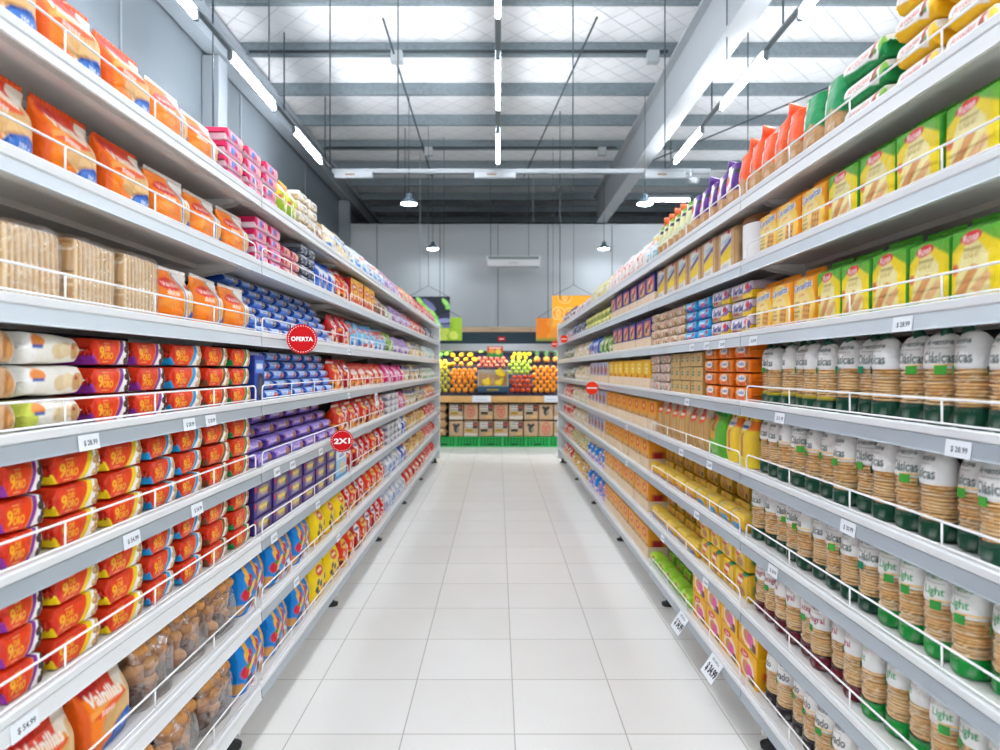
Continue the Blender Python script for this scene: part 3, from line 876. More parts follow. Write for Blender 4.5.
def cereal(side=False):
    if side:
        c = Canvas(.07, .165, '#f39a1f', 200); c.rect(.2, .62, .8, .70, '#3d3566'); c.rect(.2, .3, .8, .33, '#f7c05a'); c.rect(.2, .2, .7, .23, '#f7c05a'); return c
    c = Canvas(.13, .165, '#f6a21f', 330)
    c.ell(.48, .42, .52, .46, '#f7cf5e'); c.ell(.45, .36, .4, .3, '#f6dc8e'); c.rect(0, .9, 1, 1, '#f0941a')
    c.text('Cerealitas', .48, .74, .15, '#ffffff', .2, .07, .1, fit=.86); c.text('Cerealitas', .48, .74, .13, '#2d53a8', .2, .02, .1, fit=.80)
    c.text('clasicas', .45, .58, .05, '#e2603a', .2, .01, .08); c.lines(4, .1, .18, .4, .5, '#b9a26a', .5)
    c.poly([(.44, .14), (.76, .10), (.84, .42), (.52, .46)], '#e3a85a')
    for q in range(3):
        for p in range(3): c.disc(.54 + .09 * q + .02 * p, .18 + .1 * p - .01 * q, .004, '#a86a30')
    c.poly([(.14, .03), (.6, .02), (.62, .10), (.2, .12)], '#d8532a'); c.rect(.1, .02, .3, .06, '#ffffff')
    return c
def kraft_label():
    c = Canvas(.19, .175, '#c9a37a', 260)
    c.specks(150, ['#b98f62', '#d8b48c', '#a97e52'], .001, .004, 5)
    c.rect(.2, .0, .8, .9, '#e9e4dc'); c.poly([(.2, .44), (.8, .62), (.8, .28), (.2, .22)], '#f0cf2b'); c.poly([(.2, .54), (.8, .76), (.8, .64), (.2, .42)], '#6a5a86')
    c.text('Cracker', .5, .74, .12, '#58b0dc', .2, .02, .18, fit=.5); c.ell(.68, .9, .1, .06, '#c1262f'); c.rect(.2, 0, .8, .05, '#e9c72c')
    c.lines(5, .26, .07, .74, .2, '#a9aab0'); c.rect(.94, 0, 1, 1, '#b88c5e')
    return c
def sersal():
    c = Canvas(.21, .06, '#e9e4ea', 330)
    c.poly([(0, 0), (1, 0), (1, .22), (0, .34)], '#b79a76'); c.rect(.58, .0, 1, .3, '#f0cb2e'); c.rect(0, .9, 1, 1, '#c7b9c6'); c.poly([(.55, .3), (1, .3), (1, .9), (.8, .5)], '#7a5a92')
    c.text('SerSal', .36, .58, .46, '#3a3a86', .15, .05, fit=.5); c.ell(.82, .7, .1, .2, '#d6252e'); c.rect(.1, .12, .38, .28, '#a8433a')
    return c
def sky():
    c = Canvas(.17, .044, '#4fb9ea', 300); c.rect(0, 0, 1, .3, '#2a5cb4'); c.ell(.45, .35, .2, .2, '#e7527a'); c.rect(.1, .5, .6, .8, '#8fd4f2'); c.ell(.76, .72, .1, .2, '#d8252e'); c.rect(.92, 0, 1, 1, '#2f9fd8'); c.rect(.2, .56, .5, .7, '#ffffff')
    return c
def orange_sq():
    c = Canvas(.165, .05, '#f07c1a', 330); c.rect(.1, .1, .9, .9, '#f4933a'); c.ell(.42, .62, .27, .28, '#f5f0ea'); c.text('Frolitas', .42, .64, .3, '#3e66b8', .2, .03, .05, fit=.42); c.rect(.2, .1, .62, .3, '#e0502a'); c.ell(.78, .5, .1, .4, '#a86a3a'); c.rect(.95, 0, 1, 1, '#e06c12'); c.rect(0, 0, .05, 1, '#e06c12')
    return c
def kraft_box():
    c = Canvas(.19, .062, '#c8a468', 260); c.specks(60, ['#bd9859', '#d2b07a'], .001, .004, 8); c.rect(.1, .38, .28, .68, '#1b6a5a'); c.rect(.62, .38, .8, .68, '#1b6a5a'); c.rect(.14, .5, .24, .56, '#e6dcc0'); c.rect(.66, .5, .76, .56, '#e6dcc0'); c.rect(.49, 0, .51, 1, '#a8844a'); c.rect(.12, .84, .26, 1, '#2a8a6a')
    return c
def red_box(kind):
    pal = {'blue': ('#26338c', '#c8323c', '#e9c23a'), 'yellow': ('#f3bb1d', '#e8962a', '#f6d75a'), 'brown': ('#e8a53a', '#c8873a', '#b5202c'), 'bluewhite': ('#c9cfe0', '#2d4aa0', '#d8b48c')}[kind]
    c = Canvas(.2, .17, pal[0], 230)
    if kind == 'brown':
        c.rect(0, 0, 1, .48, '#d0a263'); c.poly([(.3, .0), (.9, .0), (.9, .5)], '#b5202c'); c.rect(.12, .58, .88, .94, '#ef9a1c'); c.ell(.5, .76, .26, .16, '#d8432a'); c.ell(.5, .76, .14, .08, '#f3c04a'); c.lines(4, .1, .14, .5, .42, '#a8763e')
    elif kind == 'yellow':
        c.ell(.5, .7, .34, .2, '#f8df76'); c.rect(.2, .62, .8, .78, '#f0c81c'); c.rect(.3, .66, .7, .72, '#fff5c8'); c.ell(.3, .35, .16, .14, '#e06a2a'); c.rect(.06, .3, .94, .34, '#e79a1c')
    elif kind == 'blue':
        c.rect(.12, .42, .88, .92, '#c8707a'); c.ell(.5, .66, .3, .2, '#e8c8a0'); c.ell(.42, .6, .14, .12, '#7a4a2a'); c.ell(.62, .72, .14, .1, '#d8322c'); c.rect(.3, .42, .7, .5, '#f2c53a')
    else:
        c.rect(.1, .3, .3, .95, '#27409a'); c.rect(.55, .3, .7, .95, '#27409a'); c.ell(.42, .6, .12, .2, '#c04a3a'); c.ell(.82, .6, .12, .2, '#d8a24a')
    return c
def side_of(col, dark):
    c = Canvas(.1, .1, col, 120); c.rect(.2, .3, .8, .6, dark); return c
def generic(w, h, bg, band, logo, spots, seed, res=200, lettering=None):
    c = Canvas(w, h, bg, res); g = random.Random(seed)
    c.poly([(0, 0), (1, 0), (1, g.uniform(.2, .45)), (0, g.uniform(.1, .4))], band)
    if g.random() < .5: c.poly([(0, .8), (1, g.uniform(.7, .9)), (1, 1), (0, 1)], g.choice(spots))
    for _ in range(18): c.ell(g.uniform(.05, .95), g.uniform(.05, .62), g.uniform(.04, .15), g.uniform(.03, .12), g.choice(spots + [band, '#f6f1ea']), g.uniform(0, 3))
    v = g.uniform(.66, .78); c.ell(.5, v, .38, .12, logo, g.uniform(-.25, .25)); c.rect(.26, v - .035, .74, v + .035, '#f8f4ee'); c.rect(.08, .9, .5, .93, band); c.rect(.1, .04, .3, .09, '#f6f1ea'); c.rect(.7, .05, .9, .14, logo)
    if lettering: c.text(lettering, .5, .72, .1, '#ffffff', .2, .02)
    return c
def blue_roll(cookie, red):
    c = Canvas(.155, .036, '#a9c8f8', 300); c.rect(0, 0, .07, 1, '#2a55b8'); c.rect(.95, 0, 1, 1, '#2a55b8'); c.poly([(.05, 0), (.8, 0), (.6, .4), (.05, .5)], '#6a9cea')
    c.rect(.2, .5, .6, .78, '#dfe8f6'); c.rect(.24, .58, .54, .7, '#2a4fa8'); c.ell(.78, .5, .12, .42, cookie); c.ell(.78, .5, .05, .2, '#e8c79a')
    if red: c.ell(.68, .35, .09, .34, '#d83a4a'); c.ell(.9, .3, .05, .3, '#e0627a')
    return c
def lilac():
    c = Canvas(.17, .044, '#a48ede', 300); c.rect(0, 0, .06, 1, '#4a2f92'); c.rect(.94, 0, 1, 1, '#4a2f92'); c.poly([(0, 0), (1, 0), (.6, .4), (0, .3)], '#7e62c6'); c.text('Obsesion', .42, .55, .36, '#efe6fa', .2, .02, fit=.5); c.ell(.8, .5, .13, .44, '#9a6238'); c.ell(.8, .55, .07, .25, '#b97c48'); c.disc(.1, .7, .005, '#e04a5a')
    return c
def purple_box():
    c = Canvas(.19, .057, '#3b2a78', 330); c.rect(.04, .06, .96, .94, '#4b3a8c'); c.rect(.18, .12, .86, .88, '#8a7a92'); c.ell(.52, .5, .26, .3, '#b8a690'); c.text('Pepitas', .5, .5, .34, '#f2dc3a', .2, .05, fit=.44); c.rect(.04, .5, .14, .85, '#d8263a'); c.ell(.8, .3, .08, .24, '#6a4426')
    return c
def fruit_bag(base):
    c = Canvas(.26, .2, base, 320)
    g = random.Random(5)
    for _ in range(16): c.ell(g.uniform(.1, .95), g.uniform(.1, .95), .035, .035, g.choice(['#e3b273', '#d79a52', '#f0d09a']), g.uniform(0, 3))
    c.poly([(.16, .0), (1, .0), (1, .42), (.5, .34)], '#dfe8f4')
    for du, dv in ((-.24, 0), (.1, .03), (.42, 0)):
        c.ell(.44 + du, .78 + dv, .05, .17, '#f0b028', -.35); c.ell(.40 + du, .60 + dv, .06, .13, '#f2b62a', .5); c.ell(.50 + du, .46 + dv, .15, .06, '#f7cf22', .55)
        c.ell(.34 + du, .38 + dv, .075, .12, '#d3202f'); c.ell(.43 + du, .55 + dv, .055, .09, '#b01f5a'); c.ell(.39 + du, .47 + dv, .05, .04, '#2f8a3a'); c.ell(.5 + du, .66 + dv, .045, .06, '#d3203f')
        c.ell(.44 + du, .19 + dv, .07, .11, '#2c2a2e'); c.ell(.44 + du, .19 + dv, .04, .065, '#5a585c'); c.ell(.58 + du, .15 + dv, .06, .07, '#e2b070'); c.ell(.26 + du, .12 + dv, .08, .09, '#d9a05a'); c.rect(.54 + du, .02, .66 + du, .09, '#e0406a')
    return c
def yellow_kids():
    c = Canvas(.2, .19, '#f5d312', 280); g = random.Random(9)
    c.ell(.5, .72, .22, .11, '#e0402c', .1); c.rect(.36, .7, .64, .75, '#fbe9b0')
    for _ in range(9): c.ell(g.uniform(.15, .95), g.uniform(.05, .5), .085, .085, g.choice(['#3a2a20', '#e2a050', '#c87a3a', '#4a3528']), g.uniform(0, 3))
    c.poly([(0, 0), (1, 0), (1, .05), (0, .08)], '#e9a81c')
    return c
def red_snack(k):
    c = Canvas(.17, .175, ['#d3141e', '#e03418', '#bf1226'][k % 3], 260); g = random.Random(20 + k)
    c.poly([(0, 0), (1, 0), (1, .2), (0, .34)], ['#f3e2d6', '#f0a02a', '#8a1018'][k % 3])
    for _ in range(22): c.ell(g.uniform(.02, .98), g.uniform(.02, .66), g.uniform(.04, .12), g.uniform(.03, .11), g.choice(['#f6ece4', '#f2a04a', '#ea5a1e', '#f7efe8', '#a80d18', '#6e2016', '#f4c63a']), g.uniform(0, 3))
    c.ell(.5, .76, .36, .11, ['#f8f2ec', '#f4c83a', '#f8f2ec'][k % 3], .15); c.rect(.24, .72, .76, .79, ['#c8121c', '#c8121c', '#2a3f8a'][k % 3]); c.rect(0, .93, 1, 1, '#f0dcd0' if k == 1 else '#a80d18')
    return c
def cream(top):
    c = Canvas(.22, .066, '#ece8dd', 380)
    c.poly([(.0, 0), (.2, 0), (.16, 1), (0, 1)], '#cfd85a' if top else '#f4f2ec'); c.ell(.2, .74, .1, .24, '#e98a3a'); c.rect(.12, .5, .28, .62, '#2a58a8'); c.ell(.55, .42, .14, .3, '#ddc69a'); c.ell(.66, .5, .12, .3, '#e6d0a8'); c.ell(.82, .45, .1, .36, '#c99a62'); c.ell(.9, .5, .06, .3, '#dcb482'); c.disc(.78, .6, .006, '#b0302a'); c.band(lambda v: .94 + 0 * v, 0, 1, '#f0efec')
    return c
def pink():
    c = Canvas(.15, .042, '#e87aa6', 300); c.rect(0, 0, .1, 1, '#d1225a'); c.rect(.2, .3, .7, .75, '#f3c3d6'); c.ell(.42, .52, .16, .3, '#4a86d8'); c.ell(.55, .45, .1, .2, '#d1225a'); c.ell(.84, .5, .1, .36, '#efb0a0'); c.rect(0, 0, 1, .14, '#f4dbe4')
    return c
def yellow_block(kind):
    c = Canvas(.18, .07, {'cookie': '#e9c04a', 'roll': '#f2b81e', 'tall': '#f0c62e', 'lime': '#9fcf3a', 'limeroll': '#a8d83e'}[kind], 280)
    if kind in ('cookie', 'lime'):
        c.ell(.44, .42, .2, .3, '#c8874a'); c.ell(.4, .5, .12, .18, '#dda562'); c.rect(.76, .15, .9, .5, '#4a5a7a'); c.text('Maria', .4, .84, .16, '#d8432a' if kind == 'cookie' else '#2a8a4a', .2, .02); c.rect(.94, 0, 1, 1, '#caa02c' if kind == 'cookie' else '#6faa2a')
    elif kind == 'roll':
        c.rect(0, 0, 1, .36, '#f2b81e'); c.rect(.1, .0, .8, .3, '#d8372a'); c.rect(.2, .08, .7, .2, '#f8e0b0'); c.rect(0, .82, 1, 1, '#f7d052')
    elif kind == 'limeroll':
        c.rect(.1, 0, .8, .26, '#168a4a'); c.ell(.5, .75, .2, .16, '#b0703a'); c.rect(.8, .5, .92, .8, '#5a3a3a')
    else:
        c.ell(.4, .62, .26, .2, '#d8432a', .2); c.rect(.2, .55, .6, .68, '#f8ead0'); c.ell(.5, .25, .24, .16, '#b97a3e'); c.poly([(.6, .8), (1, .9), (1, 1), (.5, 1)], '#168a5a'); c.rect(.9, 0, 1, 1, '#d8a81e')
    return c
def tall_yellow():
    c = Canvas(.17, .115, '#f2b40e', 330)
    c.ell(.52, .42, .36, .36, '#f4dcc0'); c.ell(.46, .4, .2, .22, '#d98a5a'); c.ell(.62, .36, .16, .22, '#e25aa0'); c.ell(.36, .78, .22, .12, '#d8282c', .15); c.text('Coco', .36, .78, .12, '#fff0e0', .2, .02, .12); c.rect(.6, .05, .9, .14, '#3a8a4a'); c.rect(.05, .05, .3, .1, '#d8282c'); c.ell(.8, .2, .1, .14, '#7a2a3a')
    return c
def stick_bag(k):
    c = Canvas(.13, .2, {'yellow': '#f0c93a', 'green': '#63b53a', 'clear': '#c9a065'}[k], 300)
    if k == 'yellow':
        c.rect(0, .72, 1, .9, '#ef7a22'); c.ell(.5, .8, .3, .1, '#f4efe0'); c.rect(.25, .74, .75, .8, '#3a5aa8'); c.poly([(.4, .1), (.6, .1), (.62, .66), (.42, .66)], '#c98544'); c.rect(.1, .3, .22, .62, '#efe4d0'); c.rect(.05, 0, 1, .2, '#f6da3a'); c.disc(.5, .93, .01, '#2a4a9a')
    elif k == 'green':
        c.poly([(.1, .4), (.5, .35), (.6, .85), (.2, .9)], '#e0a03a'); c.ell(.25, .85, .16, .06, '#d83a3a'); c.rect(0, .9, 1, 1, '#2f9a3a'); c.rect(.3, .55, .5, .8, '#a86a2a'); c.ell(.45, .2, .3, .12, '#86cf5a')
    else:
        for q in range(9): c.rect(.03 + .11 * q, 0, .09 + .11 * q, .74, ['#d8b274', '#b98c50', '#cda263'][q % 3])
        c.rect(0, .74, 1, 1, '#c9b49a'); c.ell(.5, .72, .36, .12, '#ee5a26'); c.rect(.26, .69, .74, .75, '#f8e8d8'); c.ell(.35, .9, .2, .06, '#d83a2a')
    return c

# ---------------------------------------------------------------- build one of each
R_HI, R_MID, R_LO = 430, 260, 150
G = {}
for nm, st, ck in (('purple', '#8a2f96', DARK), ('yellow', '#f4d21f', '#b98a52'), ('blue', '#1f9ad8', '#c9a57e'), ('brown', '#7a4a30', '#b58a60'), ('green', '#1d8a4c', '#c98a50')):
    G['oro_' + nm] = flow('biscuit_packet', 'biscuits', .16, .115, .0595, oro(st, ck), ('#cf2d17', '#ecebea'), 3 + len(nm), 520, 4, .0055, .84, .35, .62)
G['vanilla'] = bag('sponge_biscuit_bag', 'biscuits', .19, .095, .168, vanilla(False), '#ef5a1c', 11, 360, .008, 3)
G['vanilla_small'] = bag('sponge_biscuit_bag', 'biscuits', .185, .085, .15, vanilla(True), '#f2ece4', 41, 340, .006, 2)
G['rice_yellow'] = flow('rice_snack_packet', 'rice snacks', .158, .1, .056, rice_long(False), ('#f0b91e', '#f0b91e'), 61, 380, 2, .003, .86)
G['rice_green'] = flow('rice_snack_packet', 'rice snacks', .2, .1, .056, rice_long(True), ('#1d9150', '#1d9150'), 63, 360, 2, .003, .86)
for k, s in (('green', '#1f9457'), ('orange', '#f05a22'), ('purple', '#5a2a86'), ('lime', '#ef6a2a')):
    P = bag('rice_cake_bag', 'rice cakes', .1, .09, .182, kraft_tall(k), s, 70 + len(k), 280, .004, 2, top=.72, foot=.97)
    # gathered tuft of film at the top
    for v in P.var[:1]:
        mb = MB().tube([(-.01, 0, -.006), (.0, -.004, .012), (.012, .0, .026), (.024, .004, .044)], [.03, .012, .017, .024], 9)
        t = mb.mesh('gathered_top'); t.materials.append(plain('tuft_' + s[1:], s, .4, bump=.5, bscale=60)); v.append(('gathered_top', t, None, 0, (0, 0, .178), None))
    G['kraft_' + k] = P
G['green_yellow'] = brick('wafer_pack', 'wafers', .14, .085, .165, green_yellow(), side_of('#3f9a2a', '#e8d23a'), '#4ba32a', 81, 340)
G['cereal'] = brick('cereal_biscuit_pack', 'biscuits', .13, .075, .163, cereal(), cereal(True), '#f39a1f', 91, 320)
G['kraft_label'] = brick('cracker_pack', 'crackers', .19, .08, .172, kraft_label(), side_of('#c39a6c', '#a97e50'), '#c9a37a', 95, 230, 1, .03, .002, .95, False)
G['sersal'] = flow('cracker_packet', 'crackers', .205, .1, .06, sersal(), ('#b9935c', '#b9935c'), 99, 330, 2, .002, .93, .25)
G['sky'] = flow('cracker_packet', 'crackers', .165, .09, .043, sky(), ('#2f9fd8', '#2f9fd8'), 103, 260, 2, .002, .9, .3)
G['orange_sq'] = flow('biscuit_packet', 'biscuits', .165, .11, .0495, orange_sq(), ('#f08a1c', '#f08a1c'), 107, 320, 2, .003, .86, .35)
G['beige_small'] = flow('cracker_packet', 'crackers', .155, .09, .043, generic(.155, .043, '#cbb190', '#b8976e', '#e07a5a', ['#d8c4a4', '#b08a5e', '#e6d8c0'], 3, 220), ('#c0a078', '#c0a078'), 109, 220, 1, .002, .9, .3)
G['grey_pink'] = flow('cracker_packet', 'crackers', .19, .09, .046, generic(.19, .046, '#c9bdb2', '#a99686', '#d86a5a', ['#d8c8b4', '#b08a6e'], 5, 220), ('#b8a694', '#b8a694'), 111, 220, 1, .002, .9, .3)
G['kraft_box'] = box('cracker_box', 'crackers', .17, .15, .061, kraft_box(), side_of('#a8814a', '#8a6636'), side_of('#b58d52', '#a27a42'), 240)
for k in ('blue', 'yellow', 'brown', 'bluewhite'):
    G['box_' + k] = box('biscuit_carton', 'biscuits', .2 if k != 'brown' else .18, .12, .172, red_box(k), side_of({'blue': '#1f2a7a', 'yellow': '#f0b41a', 'brown': '#e8982a', 'bluewhite': '#d8c0a0'}[k], '#a8202c' if k == 'brown' else '#d0a25a'), None, 200, (.062, '#e4cdae'))
G['roll_brown'] = flow('biscuit_roll', 'biscuits', .155, .072, .0345, blue_roll('#8a5a34', False), ('#1d3f9a', '#1d3f9a'), 121, 280, 2, .002, .86, .9)
G['roll_red'] = flow('biscuit_roll', 'biscuits', .155, .065, .035, blue_roll('#2c3450', True), ('#2350b0', '#2350b0'), 123, 280, 2, .002, .86, .8)
G['lilac'] = flow('cookie_packet', 'biscuits', .19, .075, .043, lilac(), ('#4a2f92', '#4a2f92'), 127, 280, 2, .004, .8, .7)
G['purple_box'] = box('biscuit_box', 'biscuits', .19, .12, .058, purple_box(), side_of('#2c1f60', '#3b2a78'), side_of('#2c1f60', '#382a70'), 300)
c = Canvas(.11, .165, '#1f3f9e', 240); c.ell(.6, .32, .3, .3, '#2b2b33'); c.ell(.6, .32, .2, .2, '#555b66'); c.rect(.1, .62, .9, .9, '#5a8ad8'); c.rect(.2, .7, .8, .82, '#e8f0fa')
G['blue_upright'] = box('biscuit_box', 'biscuits', .11, .1, .165, c, side_of('#16307e', '#2a4fa8'), None, 240)
c = Canvas(.17, .165, '#9fd2ee', 220); c.rect(0, .6, 1, .86, '#e9f4fb'); c.text('Leche', .5, .73, .14, '#2a6ab8', .2, .03); c.ell(.6, .3, .24, .2, '#e9c99a'); c.rect(0, 0, 1, .1, '#3a9ad8')
G['lightblue_box'] = box('biscuit_box', 'biscuits', .17, .1, .165, c, side_of('#7fc0e6', '#e9f4fb'), None, 220)
G['fruit'] = bag('fruit_biscuit_bag', 'biscuits', .262, .085, .195, fruit_bag('#1483d6'), '#0f62b0', 131, 300, .007, 3)
G['yellow_kids'] = bag('cookie_bag', 'biscuits', .2, .085, .185, yellow_kids(), '#f0c60e', 137, 260, .006, 2)
for k in range(3): G['red_snack%d' % k] = bag('snack_bag', 'snacks', .17, .09, .172, red_snack(k), '#c81e28', 141 + k, 220, .008, 2)
G['cream'] = flow('sliced_bread_bag', 'bread', .22, .13, .06, cream(False), ('#eceae6', '#e9e6df'), 151, 380, 3, .008, .72, .6)
G['cream_green'] = flow('sliced_bread_bag', 'bread', .22, .13, .06, cream(True), ('#cfd85a', '#e9e6df'), 155, 380, 1, .008, .72, .6)
c = Canvas(.12, .06, '#c9a27a', 300); c.ell(.4, .5, .3, .4, '#b5763e'); c.ell(.6, .4, .3, .3, '#d39a5a'); c.rect(.8, 0, 1, 1, '#e9e0d4')
G['roll_bag'] = flow('bread_roll_bag', 'bread', .12, .13, .06, c, ('#e4dccf', '#e4dccf'), 157, 300, 1, .008, .72, .6)
G['pink'] = flow('wafer_packet', 'wafers', .15, .09, .041, pink(), ('#d1225a', '#d1225a'), 161, 300, 2, .003, .86, .35)
G['yb_cookie'] = flow('biscuit_packet', 'biscuits', .185, .1, .066, yellow_block('cookie'), ('#d9aa36', '#d9aa36'), 171, 280, 2, .003, .9, .3)
G['yb_roll'] = flow('biscuit_roll', 'biscuits', .185, .07, .062, yellow_block('roll'), ('#e9a818', '#e9a818'), 173, 260, 2, .002, .9, .8)
c = yellow_block('roll'); c.rect(.1, 0, .8, .34, '#3aa8e0'); c.rect(.05, .4, .12, 1, '#9fd4ee')
G['yb_rollblue'] = flow('biscuit_roll', 'biscuits', .185, .07, .066, c, ('#e9a818', '#e9a818'), 175, 260, 2, .002, .9, .7)
c = yellow_block('roll'); c.rect(.1, 0, .8, .34, '#2a4fa8'); c.rect(.25, .1, .6, .2, '#e9eef8')
G['yb_rollnavy'] = flow('biscuit_roll', 'biscuits', .185, .07, .06, c, ('#e9a818', '#e9a818'), 177, 260, 1, .002, .9, .7)
G['yb_tall'] = brick('biscuit_pack', 'biscuits', .18, .09, .105, yellow_block('tall'), side_of('#e0b022', '#168a5a'), '#e0b022', 179, 280, 2, .04, .003, .9, False)
G['lime'] = flow('biscuit_packet', 'biscuits', .165, .1, .064, yellow_block('lime'), ('#7ab82e', '#7ab82e'), 181, 280, 2, .003, .9, .3)
G['lime_roll'] = flow('biscuit_roll', 'biscuits', .165, .075, .06, yellow_block('limeroll'), ('#7ab82e', '#7ab82e'), 183, 280, 2, .002, .9, .7)
G['tall_yellow'] = box('coconut_biscuit_box', 'biscuits', .172, .11, .108, tall_yellow(), side_of('#e8a80c', '#d8282c'), side_of('#eeb010', '#e0a00a'), 330)
for k, s in (('yellow', '#efc62e'), ('green', '#2f9a3a'), ('clear', '#c9b49a')):
    G['stick_' + k] = bag('breadstick_bag', 'breadsticks', .13 if k != 'clear' else .16, .085, .2, stick_bag(k), s, 191 + len(k), 280, .005, 2, top=.3)
GEN = {   # smaller kinds far down the aisle: width, height, colours
    'lime_bag': (.14, .185, '#e2dc3a', '#8fb32a', '#f4f0c0', ['#c9c22a', '#f6f2b0', '#e06a3a'], 'snack_bag'),
    'beige_bag': (.13, .16, '#e6d3b4', '#c9a878', '#d8a03a', ['#d9b98a', '#efe2cc', '#c08a4e'], 'snack_bag'),
    'yellowwhite_bag': (.12, .15, '#efe6cc', '#f0c63a', '#3f86d2', ['#f2d05a', '#e9dcc0', '#3f86d2'], 'snack_bag'),
    'bluewhite_bag': (.17, .15, '#dfe9f2', '#2f8fd8', '#d8322c', ['#3f9ae0', '#e9eef4', '#e8b27a'], 'snack_bag'),
    'purple_bag': (.17, .15, '#b79acb', '#6a3a96', '#5a2a86', ['#8a5ab0', '#e6dcec', '#d88a5a'], 'snack_bag'),
    'orange_bag': (.17, .15, '#f08a3a', '#d8432a', '#f4e0c0', ['#f0b24a', '#d8432a', '#f6e6cc'], 'snack_bag'),
    'redwhite_bag': (.19, .16, '#d6281f', '#f2e4da', '#b8141c', ['#e8705a', '#f2c8b0', '#c8202a'], 'snack_bag'),
    'navy_bag': (.15, .15, '#1c2c5a', '#2a4a8a', '#8aa0c8', ['#33467a', '#c8ccd8', '#6a4a3a'], 'snack_bag'),
    'black_bag': (.14, .13, '#23262e', '#4a3a3a', '#a8a8ac', ['#3a3f4a', '#b8b8bc', '#5a4a42'], 'snack_bag'),
    'blue_bag': (.14, .165, '#2a62c8', '#163f96', '#e8eef6', ['#4f8ae0', '#e9b27a', '#d8322c'], 'snack_bag'),
    'brown_bag': (.19, .16, '#8a5a44', '#6e4230', '#c9a27a', ['#a8785a', '#d8b48c', '#5a3426'], 'snack_bag'),
    'lightblue_bag': (.18, .165, '#7cc4e6', '#2f7fc0', '#d8502c', ['#e0583a', '#e9f0f4', '#4a9ad8'], 'snack_bag'),
    'green_bag': (.22, .165, '#7fae3a', '#2f7a3a', '#f0eecb', ['#9fc85a', '#d8d29a', '#5a8a2a'], 'snack_bag'),
    'teal_bag': (.2, .15, '#dfe8e4', '#3fb0b4', '#7ac8c8', ['#bfe0dc', '#f0ead8', '#e8c89a'], 'snack_bag'),
    'pink_bag': (.15, .15, '#e03a8a', '#c81e6a', '#f6d8e6', ['#f08ab8', '#e8e0ea', '#3a5ac8'], 'snack_bag'),
    'yellownavy_bag': (.2, .16, '#d9c9a0', '#f0c23a', '#24407e', ['#24407e', '#e2c27a', '#c08a4e'], 'snack_bag'),
    'yellowbrown_bag': (.2, .16, '#e2b45a', '#f0c22a', '#a8602c', ['#b8743a', '#8a4a26', '#f2d68a'], 'snack_bag'),
    'clearblue_bag': (.19, .15, '#c3ccd8', '#5f86c8', '#e9eef4', ['#a9b6cc', '#e6e8ec', '#3f7fd0'], 'snack_bag'),
    'greywhite_bag': (.18, .15, '#c9c6c4', '#6a80b0', '#efeeec', ['#b8b4b4', '#dcd8d4', '#8a98b8'], 'snack_bag'),
    'dotted_bag': (.15, .175, '#f2ebe6', '#efe0d4', '#e2452c', ['#f08a72', '#e8604a', '#f6d6cc'], 'rice_cracker_bag'),
    'whiteblue_bag': (.13, .185, '#f0f2f2', '#3fa8e0', '#e2452c', ['#8fd0e8', '#f0d060', '#f6f6f2'], 'rice_cracker_bag'),
    'yelbeige_bag': (.15, .16, '#e6e0a8', '#e0c83a', '#c8bf5a', ['#d8d29a', '#efe9c4', '#b8b25a'], 'snack_bag'),
    'pinkwhite_bag': (.2, .12, '#ecd6da', '#b86a80', '#7a86c0', ['#d8a0b0', '#f2e6e8', '#9a5a6a'], 'snack_bag'),
    'navyorange_bag': (.2, .15, '#28355e', '#ef6a2a', '#e9e4de', ['#3a4a7a', '#ef8a4a', '#e9e4de'], 'snack_bag'),
    'greenwhite_bag': (.17, .13, '#dfe2d4', '#2f9a5a', '#2f9a5a', ['#c8d0b8', '#f0eee6', '#d8b48c'], 'snack_bag'),
    'bluepink_bag': (.21, .165, '#1f86d8', '#c88ac8', '#1560b0', ['#e9b06a', '#f0d8b0', '#1f70c0'], 'fruit_biscuit_bag'),
    'greengold_bag': (.2, .15, '#e0c890', '#e8a82a', '#2f9a4a', ['#3aa05a', '#f0e4c8', '#c88a3a'], 'snack_bag'),
    'redorange_bag': (.2, .15, '#d42a1c', '#f0962a', '#f2e0d0', ['#f2dcd0', '#f0a23a', '#8a1f24'], 'snack_bag'),
    'beigeclear_bag': (.2, .155, '#d9c3a2', '#efe6d8', '#e9dcc6', ['#e6d2b0', '#c9a878', '#a9c83a'], 'snack_bag'),
    'darkgreen_bag': (.2, .14, '#8a9484', '#2f4a3a', '#dcdcd4', ['#c9c9bc', '#3a5444', '#e2ddd0'], 'snack_bag'),
}
for i, (k, (w, h, bg, bd, lg, sp_, nm)) in enumerate(GEN.items()):
    G[k] = bag(nm, {'snack_bag': 'snacks', 'rice_cracker_bag': 'rice crackers', 'fruit_biscuit_bag': 'biscuits'}[nm], w, .1, h, [generic(w, h, bg, bd, lg, sp_, i + 40 + 71 * q, 200) for q in range(3)], bg, 300 + i, 200, .008, 3)
c = generic(.12, .12, '#7a2436', '#c9a35a', '#e9dcc0', ['#c9a878', '#8a3446'], 9)
G['red_tan_box'] = box('biscuit_box', 'biscuits', .13, .1, .13, c, side_of('#c9a35a', '#8a3446'), None, 170)
c = generic(.17, .17, '#f0b81e', '#c8202a', '#c8202a', ['#f6d87a', '#d8742a'], 12)
G['yellow_red_box'] = box('biscuit_box', 'biscuits', .17, .1, .165, c, side_of('#b5182a', '#d8442a'), None, 170)
c = generic(.16, .06, '#ece4d4', '#d8c29a', '#7a86a8', ['#d9b98a', '#c4c0c8', '#e8d8b8'], 14)
G['beige_flow'] = flow('wafer_packet', 'wafers', .15, .09, .043, c, ('#e0d4bc', '#e0d4bc'), 401, 220, 1, .003, .88, .4)
c = generic(.16, .04, '#c8335a', '#e8a0b8', '#f0d0a0', ['#e8c23a', '#f2d8e0', '#8a1f46'], 15)
